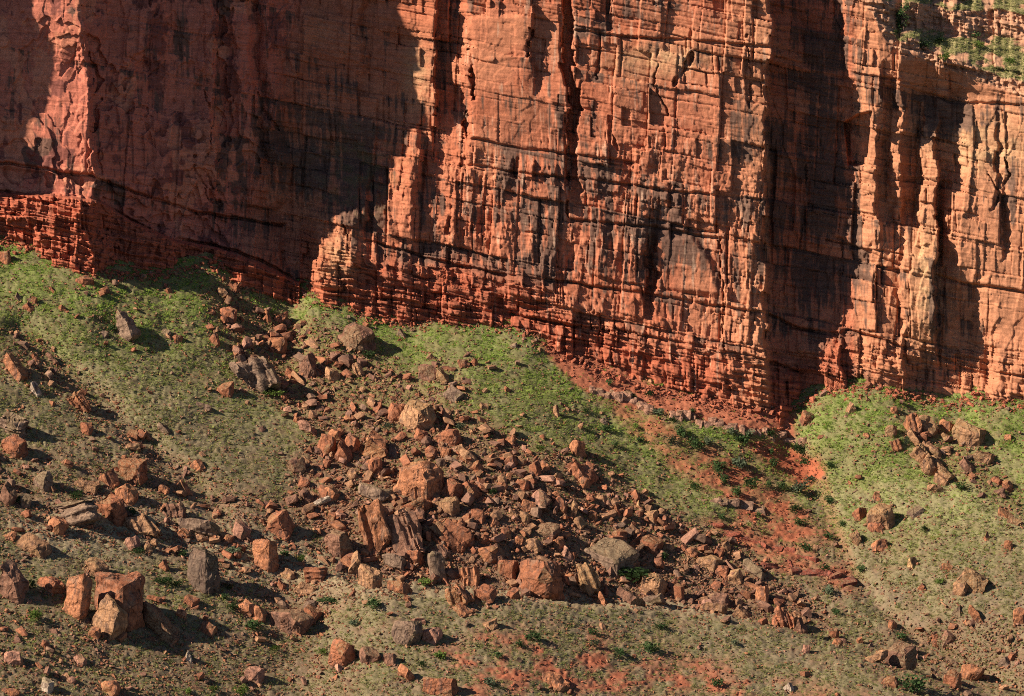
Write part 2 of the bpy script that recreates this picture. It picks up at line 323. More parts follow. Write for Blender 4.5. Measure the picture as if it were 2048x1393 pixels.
    sw = (wd + 8 * fbm(u / 70, wd / 40, 108, 2)) / 15 + .3 * fbm(u / 26, wd / 9, 109, 2); sw = sw - np.floor(sw)
    y = y + foot * .95 * (sw - .5) * sstep(-.4, .1, fbm(u / 90, wd / 16, 111, 2))
    r4, tx, ty, ex4, ey4 = bricks(wu, wd, 9, 7, 110)
    y = y + (foot * .3 + hack * .25 + .12) * (1 - .8 * smooth) * (1 - .7 * left * (1 - foot)) * (r4[0] - .5) * .5
    y = y - np.where(u < 600, 4.0, 1.4) * foot
    # joints
    cr = np.maximum(np.exp(-(np.minimum(ex, ey) / 2.2) ** 2) * .5, 0) * (1 - .8 * smooth) * np.where(left > .5, .3, 1)
    cr = cr + on * np.exp(-(np.minimum(ex2, ey2) / 1.5) ** 2) * .5 + foot * np.exp(-(np.minimum(ex3, ey3) / 1.4) ** 2) * .6
    lg = sstep(-.1, .15, fbm(u / 120, np.floor(wd / 36) * 3.3, 123, 2))
    y = y + .30 * lg * np.exp(-(ey2 / 1.2) ** 2) * (1 - .6 * smooth) * (1 - .7 * left)
    y = y + (.10 + .25 * foot) * sstep(0, .3, fbm(u / 90, wd / 11, 125, 2)) * np.exp(-(ey4 / 1.0) ** 2) * (1 - left * (1 - foot)) * (1 - .6 * smooth)
    gate = sstep(-.05, .3, fbm(u / 45, v / 45, 121, 3))
    y = y + cr * gate
    drip = np.zeros_like(u)
    for k, L in enumerate(BED):
        lu, lvv = zip(*L)
        dv = v - np.interp(u, lu, lvv) + 3 * fbm(u / 25, v * 0, 130 + k, 3)
        ins = sstep(lu[0] - 20, lu[0], u) * (1 - sstep(lu[-1], lu[-1] + 20, u))
        t = (.55 + .45 * fbm(u / 70, u * 0 + k, 141, 2)) * (1.9 if k < 2 else 1)
        drip = np.maximum(drip, ins * sstep(-1, 2, dv) * np.exp(-np.maximum(dv, 0) / 42))
        y = y + ins * t * (1.5 * np.exp(-(dv / 2.4) ** 2) + .35 * sstep(0, 3, dv) * np.exp(-np.maximum(dv, 0) / 22) - .3 * np.exp(-((dv + 7) / 7) ** 2))
    for L, wd_, dp in CRACK:
        ld = line_d(u + 6 * fbm(u / 14, v / 22, 157, 3) + 5 * (rb2[0] - .5), v, L) + wd_ * .7 * fbm(u / 10, v / 18, 158, 2)
        y = y + dp * .8 * (1 - sstep(wd_ * .45, wd_ * .9, ld)) * sstep(-.5, .1, fbm(u / 30, v / 30, 159, 2))
    # the arch alcove on the right pillar and the dark niche in the main face
    y = y + 2.6 * poly(wu, wv, [(1693,245),(1720,228),(1745,222),(1742,270),(1735,330),(1700,330)], 3)
    y = y + .05 * fbm(u / 7, v / 11, 151, 3) + .09 * fbm(u / 50, v / 70, 155, 3)
    # terraces above the rim on the right
    rim = np.interp(u, RIM_U, RIM_V) + 9 * fbm(u / 30, u * 0, 161, 3)
    up = np.maximum(rim - v, 0)
    wob = 12 * fbm(u / 50, u * 0 + 3, 165, 3)
    b0 = 10 + .09 * (u - 1850) + wob; b1 = 62 + .10 * (u - 1850) + .6 * wob + 8 * fbm(u / 22, u * 0 + 9, 166, 3); lip = 30 + 8 * fbm(u / 40, u * 0 + 5, 167, 2)
    tr = np.where(u > 1690, 1., 0.)
    ov = np.clip(np.minimum(rim - lip, b1) - np.maximum(v, b0), 0, None) + np.clip(rim - np.maximum(v, rim - lip), 0, lip)
    rockband = np.clip(sstep(b0 - 2, b0 + 2, v) * (1 - sstep(b1 - 2, b1 + 2, v)) + sstep(rim - lip - 3, rim - lip + 3, v), 0, 1)
    y = y + (u <= 1690) * S * up * 1.3 + tr * S * (1.25 * up - 1.0 * ov)
    y = y + tr * sstep(0, 10, up) * (.35 * fbm(u / 18, v / 8, 171, 4) + rockband * ((r2[0] - .5) * .9 + (r4[0] - .5) * .6 + .5 * bed))
    # -------- colour
    ones = np.ones_like(u)[..., None]
    base = ones * np.array([.405, .145, .08])
    def mx(c, m): return base * (1 - m[..., None]) + np.array(c) * m[..., None]
    tone = fbm(wu / 70, wv / 70, 201, 4)
    base = mx((.44, .175, .095), sstep(-.1, .5, tone) * .8)
    base = mx((.36, .115, .06), sstep(.0, .5, -tone) * .8)
    base = mx((.46, .15, .10), left * .85)
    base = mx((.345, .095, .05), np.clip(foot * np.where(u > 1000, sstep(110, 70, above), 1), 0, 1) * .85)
    base = mx((.46, .215, .115), .6 * sstep(1400, 1535, u) * (1 - wall_r) + .6 * sstep(1700, 1720, u))
    base = mx((.47, .30, .16), np.clip(.8 * blob(u, v, 1970, 290, 110, 60) + .8 * blob(u, v, 1850, 560, 30, 120) + .7 * blob(u, v, 1330, 120, 110, 35) + .6 * blob(u, v, 675, 520, 45, 55) + .6 * blob(u, v, 835, 150, 30, 70)
               + .5 * blob(u, v, 1010, 470, 60, 90) * 0, 0, 1) * (.55 + .45 * sstep(-.3, .3, fbm(u / 14, v / 10, 211, 4))))
    # desert varnish: streaks running down, and dark beds
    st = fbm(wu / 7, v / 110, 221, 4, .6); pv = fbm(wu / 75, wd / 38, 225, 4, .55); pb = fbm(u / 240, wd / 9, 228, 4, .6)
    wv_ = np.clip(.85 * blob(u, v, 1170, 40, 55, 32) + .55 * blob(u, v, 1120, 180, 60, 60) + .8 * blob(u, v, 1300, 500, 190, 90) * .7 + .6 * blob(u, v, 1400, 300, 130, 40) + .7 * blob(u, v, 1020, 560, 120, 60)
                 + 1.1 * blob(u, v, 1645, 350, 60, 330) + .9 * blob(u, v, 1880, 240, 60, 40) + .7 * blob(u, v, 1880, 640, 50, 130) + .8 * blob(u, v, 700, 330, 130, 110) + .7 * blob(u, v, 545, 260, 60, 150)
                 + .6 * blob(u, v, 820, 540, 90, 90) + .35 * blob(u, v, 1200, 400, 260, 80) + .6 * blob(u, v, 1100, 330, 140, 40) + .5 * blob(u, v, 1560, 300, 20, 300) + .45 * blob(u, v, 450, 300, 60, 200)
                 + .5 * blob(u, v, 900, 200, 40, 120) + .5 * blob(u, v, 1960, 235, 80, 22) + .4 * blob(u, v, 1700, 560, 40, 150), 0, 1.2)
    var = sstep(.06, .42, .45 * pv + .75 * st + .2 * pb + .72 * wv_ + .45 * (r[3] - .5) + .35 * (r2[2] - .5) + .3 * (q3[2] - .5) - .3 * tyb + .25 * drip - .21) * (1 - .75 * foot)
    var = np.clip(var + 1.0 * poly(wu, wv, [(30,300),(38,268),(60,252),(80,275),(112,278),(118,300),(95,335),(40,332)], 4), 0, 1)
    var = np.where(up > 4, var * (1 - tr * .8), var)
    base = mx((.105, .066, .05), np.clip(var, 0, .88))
    flk = sstep(.25, .3, fbm(wu / 46, wv / 60, 241, 5, .6))           # darker skins left on the sheeted wall
    base = mx((.19, .066, .052), flk * left * (1 - foot) * .85); base = mx((.52, .20, .12), sstep(.2, .24, -fbm(wu / 60, wv / 90, 243, 4, .6)) * left * (1 - foot) * .8)
    base = mx((.50, .32, .22), .5 * sstep(.35, .6, fbm(u / 5, v / 60, 251, 3)) * sstep(870, 920, u) * (1 - wall_r))
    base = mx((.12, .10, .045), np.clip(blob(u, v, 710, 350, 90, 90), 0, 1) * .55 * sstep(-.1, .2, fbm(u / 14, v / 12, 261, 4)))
    grass = tr * sstep(2, 12, up) * (1 - rockband) * sstep(-.35, .05, fbm(u / 25, v / 14, 265, 3))
    base = mx((.46, .265, .165), tr * sstep(0, 6, up) * .65)
    base = mx((.20, .20, .085), grass * .8)
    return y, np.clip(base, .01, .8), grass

NR = 500
uu = np.arange(-64, 2116, 1.6)
tt = np.linspace(0, 1, NR)
U = np.broadcast_to(uu, (NR, len(uu)))
V = -40 + tt[:, None] * (vbase(uu)[None, :] + 60 + 40)
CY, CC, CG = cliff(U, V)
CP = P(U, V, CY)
fu = U[:-1, :-1]; fv = V[:-1, :-1]; fa = vbase(fu) - fv
rimf = np.interp(fu, RIM_U, RIM_V)
bedl = np.interp(fu, [-60, 90, 200, 260, 350, 430, 520, 600], [384, 388, 400, 440, 480, 495, 530, 565])
reg = np.zeros(fu.shape, int)
reg[fu >= 183] = 1; reg[fu >= 580] = 2; reg[fu >= 872] = 3; reg[fu >= 1535] = 4; reg[fu >= 1700] = 5; reg[fu >= 1873] = 6
reg[(fu < 600) & (fv > bedl)] = 7
reg[(fu >= 872) & (fu < 1600) & (fv > np.interp(fu, [880,1000,1100,1250,1380,1500,1600], [615,625,645,665,690,712,745]))] = 8
reg[(fu > 1690) & (fv < rimf)] = 9
root = bpy.data.objects.new('cliff', None); COL.objects.link(root)
root['kind'] = 'structure'; root['label'] = 'sheer red sandstone cliff rising above the boulder-strewn grass slope'
PARTS = [('sunlit_rib', 'narrow sunlit rib of smooth salmon sandstone at the left edge'), ('alcove_wall', 'shaded smooth red wall with peeling sheets left of the alcove'),
         ('alcove_corner', 'dark recessed alcove corner with shaded ledges'), ('main_buttress', 'broad sunlit buttress with dark varnish streaks and fractured blocks'),
         ('recess_wall', 'dark shadowed recess right of the main buttress'), ('fluted_pillar', 'fluted pillar with bright ribs beside the dark recess'),
         ('end_wall', 'sunlit tan wall at the right edge'), ('base_ledge', 'rust red layered ledge under the sheeted wall'),
         ('base_ledge', 'knobbly red base course under the main buttress'), ('rim_terrace', 'grassy stepped terraces above the rim on the right')]
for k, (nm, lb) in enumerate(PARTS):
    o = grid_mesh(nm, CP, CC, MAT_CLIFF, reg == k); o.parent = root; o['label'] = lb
# the wall goes on above, left and right of the picture
def coarse(name, us, vs, label):
    A, B = np.meshgrid(us, vs); y, c, _ = cliff(A, B)
    o = grid_mesh(name, P(A, B, y), c, MAT_CLIFF); o.parent = root; o['label'] = label
coarse('upper_wall', np.arange(-64, 2120, 8.), np.arange(-640, -36, 8.), 'upper wall of red sandstone above the picture')
coarse('outer_buttress', np.arange(-900, -63, 6.), np.arange(-640, 640, 7.), 'red sandstone buttress beyond the left edge')
coarse('outer_wall', np.arange(2110, 2700, 8.), np.arange(-640, 920, 8.), 'red sandstone wall beyond the right edge')

# ------------------------------------------------------------------ the slope below
K = 0.094
gu = np.arange(-700, 2701, 1.0)
def gsm(a, s):
    r = int(3 * s); k = np.exp(-.5 * (np.arange(-r, r + 1) / s) ** 2); k /= k.sum()
    return np.convolve(np.pad(a, r, mode='edge'), k, 'valid')
_vb = vbase(gu); _yb = plan(gu, _vb) - np.where(gu < 600, 2.6, 1.6)
VB_A, VB_B = gsm(_vb, 6), gsm(_vb, 110)
YB_A, YB_B = gsm(_yb, 32), gsm(_yb, 150)
CREST = [(560, 1120), (700, 1165), (850, 1190), (1000, 1196), (1250, 1214), (1400, 1228), (1500, 1242), (1600, 1268), (1700, 1302), (1850, 1350), (1960, 1392), (2200, 1480)]
GULLY = [(1570, 835), (1600, 900), (1640, 1000), (1690, 1120), (1740, 1200), (1850, 1290), (2048, 1385), (2200, 1450)]
def ground(u, v):
    u = np.asarray(u, float); v = np.asarray(v, float)
    dv0 = v - np.interp(u, gu, VB_A)
    t = sstep(10, 260, dv0)
    vb = np.interp(u, gu, VB_A) * (1 - t) + np.interp(u, gu, VB_B) * t
    yb = np.interp(u, gu, YB_A) * (1 - t) + np.interp(u, gu, YB_B) * t
    y = yb - K * (v - vb)
    gd = u - np.interp(v, [p[1] for p in GULLY], [p[0] for p in GULLY])
    g = sstep(840, 960, v)
    y = y + g * (5.5 * np.exp(-(gd / 210) ** 2) + 1.2 * np.exp(-(gd / 26) ** 2))
    cd = v - np.interp(u, [p[0] for p in CREST], [p[1] for p in CREST]) + 7 * fbm(u / 60, u * 0, 301, 3)
    c = sstep(560, 800, u) * (1 - sstep(1850, 2050, u))
    y = y - c * 7.5 * sstep(-5, 4, cd) + c * 1.5 * np.exp(-((cd + 40) / 40) ** 2)
    for (a, b, d, s) in (((40, 660), (430, 1010), 2.2, 34), ((330, 1080), (640, 1240), .8, 30), ((900, 620), (1330, 960), 1.5, 60), ((1930, 860), (2060, 1010), 1.5, 40), ((200, 1130), (420, 1330), .6, 40)):
        y = y + d * np.exp(-(line_d(u, v, [a, b]) / s) ** 2)
    for (cu, cv, ru, rv, d) in ((1000, 900, 330, 200, -3.), (260, 620, 200, 90, -2.), (1880, 880, 150, 80, -3.), (800, 1050, 260, 120, -2.), (150, 1180, 240, 120, -.8), (1900, 1150, 170, 130, -2.)):
        y = y + d * blob(u, v, cu, cv, ru, rv)
    y = y + .9 * fbm(u / 150, v / 110, 311, 3) + .3 * fbm(u / 45, v / 36, 315, 4)
    red = poly(u, v, [(1400,1040),(1540,1040),(1720,1180),(1640,1175),(1480,1100)], 14)
    w_ = v - .25 * u
    y = y + red * .8 * fbm(u / 60, w_ / 7, 321, 3)
    return y
# what covers the slope at (u, v): masks shared by soil colour, grass, rubble
FIELD = [(425,585),(470,560),(560,640),(640,650),(770,720),(905,810),(1050,880),(1180,920),(1330,1010),(1480,1100),(1560,1150),(1690,1275),(1560,1255),(1400,1228),(1250,1212),(1000,1190),(860,1180),(700,1160),(660,1080),(560,1010),(590,920),(640,870),(560,800),(490,760),(440,660)]
LOWER = [(-60,880),(60,930),(180,900),(330,930),(560,1000),(690,1080),(720,1180),(640,1270),(480,1230),(300,1090),(100,1100),(-60,1080)]
def cover(u, v):
    wu = u + 22 * fbm(u / 60, v / 60, 401, 3); wv = v + 18 * fbm(u / 60, v / 60, 405, 3)
    rub = np.clip(poly(wu, wv, FIELD, 26) + .5 * poly(wu, wv, LOWER, 40), 0, 1)
    rub = np.maximum(rub, .55 * np.clip(poly(wu, wv, [(0,660),(60,660),(250,830),(420,960),(330,980),(120,800),(0,760)], 20), 0, 1))
    rub = np.maximum(rub, .6 * poly(wu, wv, [(1800,840),(1880,850),(2060,1010),(2060,1060),(1960,980),(1850,930)], 20))
    rub = np.maximum(rub, .4 * poly(wu, wv, [(1700,1290),(1960,1230),(2060,1250),(2060,1400),(1800,1400)], 30))
    rub = np.maximum(rub, .35 * poly(wu, wv, [(0,1230),(600,1230),(720,1400),(0,1400)], 40))
    rub = np.maximum(rub, .55 * poly(wu, wv, [(820,720),(900,700),(960,800),(900,830)], 20))
    redsoil = np.clip(poly(wu, wv, [(1072,682),(1130,690),(1300,765),(1590,828),(1590,874),(1420,852),(1250,810),(1150,772)], 6)
        + poly(wu, wv, [(1480,880),(1560,875),(1650,940),(1610,985),(1540,940)], 10) + .8 * poly(wu, wv, [(1400,1040),(1540,1040),(1720,1180),(1640,1175),(1480,1100)], 16)
        + .75 * poly(wu, wv, [(1190,795),(1235,795),(1440,915),(1590,1000),(1665,1080),(1600,1105),(1365,962)], 14) + .4 * poly(wu, wv, [(1620,880),(1660,930),(1680,1080),(1720,1190),(1680,1180),(1640,1050)], 10)
        + 1.0 * poly(wu, wv, [(980,1260),(1150,1260),(1320,1310),(1720,1400),(960,1400),(860,1320)], 40) * sstep(-.3, .25, fbm(u / 40, v / 25, 411, 3)) + .5 * poly(wu, wv, [(1400,930),(1480,900),(1620,1060),(1560,1080)], 20), 0, 1)
    upper = poly(wu, wv, [(1072,682),(1130,690),(1300,765),(1590,828),(1590,874),(1420,852),(1250,810),(1150,772)], 6)
    redsoil = redsoil * np.maximum(upper, .5 + .5 * sstep(-.3, .25, fbm(u / 22, v / 13, 413, 4)))
    green = np.clip(1 - sstep(60, 420, v - vbase(u)) + .55 * sstep(1640, 1720, u) * (1 - sstep(960, 1150, v)), 0, 1)
    dry = np.clip(.9 * poly(wu, wv, [(240,990),(420,1030),(600,1080),(760,1150),(860,1180),(700,1190),(560,1180),(330,1110),(60,1130),(20,1040)], 40)
        + 1.3 * np.exp(-((v + 7 - np.interp(u, [p[0] for p in CREST], [p[1] for p in CREST])) / 11) ** 2) * (u > 780) * (u < 1500) + .35 * blob(u, v, 250, 820, 200, 110) + .45 * poly(wu, wv, [(1650,990),(1900,960),(2060,1040),(2060,1080),(1900,1060)], 30), 0, 1)
    patch = fbm(u / 24, v / 15, 421, 4)
    veg = np.clip(.72 + 1.1 * patch, .08, 1) * (1 - .85 * redsoil) * (1 - .75 * rub)
    return rub, redsoil, green, dry, veg
def soil(u, v):
    rub, red, green, dry, veg = cover(u, v)
    c = np.ones(np.shape(u))[..., None] * np.array([.195, .14, .088])
    def mx(k, m): return c * (1 - m[..., None]) + np.array(k) * m[..., None]
    c = mx((.175, .092, .056), sstep(-.1, .4, fbm(u / 24, v / 16, 431, 4)) * .6)
    c = mx((.20, .105, .065), rub * .8)
    c = mx((.165, .20, .052), green * np.maximum(veg, .5) * .85)
    c = mx((.29, .235, .14), dry * .8)
    lo = sstep(900, 1150, v)
    c = mx((.18, .165, .08), (1 - green) * (1 - dry) * veg * .6)
    c = mx((.33, .098, .05), red * .9)
    br = poly(u, v, [(1480,880),(1560,875),(1650,940),(1610,985),(1540,940)], 14)
    c = mx((.38, .095, .046), br * .5)
    up = poly(u, v, [(1072,682),(1130,690),(1300,765),(1590,828),(1590,874),(1420,852),(1250,810),(1150,772)], 8)
    c = mx((.34, .118, .064), up * .9)
    return c
du = 2.6
uu = np.concatenate([np.arange(-700, -60, 16), np.arange(-60, 2110, du), np.arange(2110, 2700, 16)])
NG = 400
U = np.broadcast_to(uu, (NG, len(uu)))
top = vbase(uu) - 34
tt = np.linspace(0, 1, NG)[:, None]
V = top[None, :] + tt * (1480 - top)[None, :]
GY = ground(U, V)
GP = P(U, V, GY)
GP[..., 2] += .26 * fbm(U / 7, V / 5, 441, 3)
soil_o = grid_mesh('ground', GP, soil(U, V), MAT_GROUND)
soil_o['kind'] = 'structure'; soil_o['label'] = 'talus slope of red soil and rubble below the cliff'
soil_o.data.polygons.foreach_set('use_smooth', np.ones(len(soil_o.data.polygons), bool))
# the slope runs out to a valley floor that reaches the horizon
edge = GP[-1, :, :]
rows = [edge]
for k, (dy, zz) in enumerate(((-14, -7), (-40, -16), (-110, -26), (-400, -34), (-9000, -40))):
    r = edge.copy(); r[:, 1] += dy; r[:, 2] += zz * 1.0
    if k == 4: r[:, 0] *= 90; r[:, 2] = -95
    rows.append(r)
vp = np.stack(rows, 0)
vo = grid_mesh('valley_floor', vp, np.ones(vp.shape) * np.array([.11, .085, .05]), MAT_GROUND)
vo['kind'] = 'structure'; vo['label'] = 'red brown valley floor below the talus slope'

# ------------------------------------------------------------------ rocks
RC = {'o': (.42, .17, .082), 'r': (.33, .118, .06), 't': (.38, .205, .11), 'g': (.25, .165, .115), 'd': (.19, .10, .07), 'p': (.40, .205, .145), 'w': (.48, .37, .28), 'k': (.125, .085, .062), 'y': (.56, .34, .165)}
def rock_mesh(seed, kind, W, Dp, H, roll, yaw, edge, patina, grade):
    rng = random.Random(seed)
    bm = bmesh.new()
    if kind in ('round', 'wedge') or (kind in ('slab', 'layer', 'spire') and rng.random() < .35): bmesh.ops.create_cube(bm, size=2.0)
    else:                                        # an irregular block: the hull of jittered corners and edge points
        for sx_ in (-1, 1):
            for sy_ in (-1, 1):
                for sz_ in (-1, 1): bm.verts.new((sx_ * rng.uniform(.55, 1), sy_ * rng.uniform(.55, 1), sz_ * rng.uniform(.55, 1)))
        for k in range(7):
            a_ = [rng.uniform(-.8, .8) for _ in range(3)]; a_[k % 3] = rng.choice((-1, 1)); bm.verts.new(a_)
        h_ = bmesh.ops.convex_hull(bm, input=bm.verts[:])
        bmesh.ops.delete(bm, geom=list({v for v in h_['geom_interior'] + h_['geom_unused'] if isinstance(v, bmesh.types.BMVert)}), context='VERTS')
        bmesh.ops.dissolve_limit(bm, angle_limit=math.radians(9), verts=bm.verts[:], edges=bm.edges[:])
        bmesh.ops.recalc_face_normals(bm, faces=bm.faces[:])
    def cut(nrm, off, mi):
        nrm = Vector(nrm).normalized()
        g = bm.verts[:] + bm.edges[:] + bm.faces[:]
        old = set(bm.faces)
        r = bmesh.ops.bisect_plane(bm, geom=g, plane_co=nrm * off, plane_no=nrm, clear_outer=True)
        es = [e for e in r['geom_cut'] if isinstance(e, bmesh.types.BMEdge)]
        if es:
            f = bmesh.ops.edgeloop_fill(bm, edges=es)['faces']
            for q in f: q.material_index = mi
    for f in bm.faces: f.material_index = 1 if (f.normal.z > .5 and rng.random() < patina) or rng.random() < patina * .35 else 0
    n = {'block': 9, 'slab': 8, 'spire': 8, 'wedge': 6, 'round': 22, 'layer': 7}[kind]
    if kind == 'wedge':
        cut((rng.uniform(.7, 1), rng.uniform(-.3, .3), rng.uniform(.6, .9)), .45, 0)
        cut((-rng.uniform(.7, 1), rng.uniform(-.3, .3), rng.uniform(.35, .7)), .55, 1 if rng.random() < patina else 0)
    for k in range(n):
        v = Vector((rng.uniform(-1, 1), rng.uniform(-1, 1), rng.uniform(-.5, 1)))
        if kind == 'slab': v.z *= .8
        if kind == 'spire': v.z = abs(v.z) * .7
        v.normalize()
        sup = abs(v.x) + abs(v.y) + abs(v.z)
        off = sup * (rng.uniform(.60, .72) if kind == 'round' else rng.uniform(.64, .9))
        if off > .55: cut(v, off, 1 if rng.random() < patina * (.4 + .6 * max(v.z, 0)) else 0)
    sc = {'block': (1, .9, .95), 'slab': (1.25, 1, .38), 'spire': (.65, .6, 1.1), 'wedge': (1, .8, 1), 'round': (1, .9, .85), 'layer': (1.1, .9, .8)}[kind]
    Mx = Matrix.Rotation(math.radians(roll), 4, 'Y') @ Matrix.Rotation(math.radians(rng.uniform(-22, 22)), 4, 'X') @ Matrix.Rotation(math.radians(yaw), 4, 'Z') @ Matrix.Diagonal((*sc, 1))
    ax = (Mx.to_3x3().inverted().transposed() @ Vector((rng.uniform(-.15, .15), rng.uniform(-.3, .3), 1))).normalized()
    if kind == 'layer' and rng.random() < .35: ax = Vector((1, .3, .2)).normalized()
    bm.transform(Mx)
    co = np.array([v.co for v in bm.verts]); lo, hi = co.min(0), co.max(0)
    sx, sy, sz = W / (hi[0] - lo[0]), Dp / (hi[1] - lo[1]), H / (hi[2] - lo[2])
    for v in bm.verts:
        v.co = ((v.co.x - (lo[0] + hi[0]) / 2) * sx, (v.co.y - lo[1]) * sy, (v.co.z - lo[2]) * sz)
    bmesh.ops.triangulate(bm, faces=bm.faces[:])
    for k in range(5):
        es = [e for e in bm.edges if e.calc_length() > edge]
        if not es or len(bm.faces) > grade: break
        bmesh.ops.subdivide_edges(bm, edges=es, cuts=1, use_grid_fill=True)
        bmesh.ops.triangulate(bm, faces=[f for f in bm.faces if len(f.verts) > 3])
    bm.normal_update()
    p = np.array([v.co for v in bm.verts]); nm = np.array([v.normal for v in bm.verts]); size = min(W, H)
    d = .05 * size * vn3(p / (.55 * size) + seed, seed) + .022 * size * vn3(p / (.15 * size), seed + 3)
    la = p @ np.array(ax)
    t = vn3(np.stack([la / (.13 * size), la * 0 + seed, la * 0], -1) + .12 * np.stack([vn3(p / (.3 * size), seed + 9)] * 3, -1), seed + 5)
    d = d + (.05 if kind == 'layer' else .018) * size * np.sign(t) * np.abs(t) ** .5
    if kind == 'layer':
        t2 = vn3(np.stack([la / (.33 * size), la * 0, la * 0 + 4], -1), seed + 8); d = d - .085 * size * (np.abs(t2) < .12)
    q = vn3(p / (.28 * size) + 3.7, seed + 21) * 2.2
    d = d + .022 * size * np.floor(q + .5)
    p = p + nm * d[:, None]
    for v, c in zip(bm.verts, p): v.co = c
    me = bpy.data.meshes.new('boulder'); bm.to_mesh(me); bm.free()
    me.materials.append(MAT_FRESH); me.materials.append(MAT_PATINA)
    return me
REG = {3: (1348, 0), 4: (0, 440), 5: (680, 440), 6: (1348, 440), 7: (0, 893), 8: (680, 893), 9: (1348, 893)}
ZF = 1950 / 700
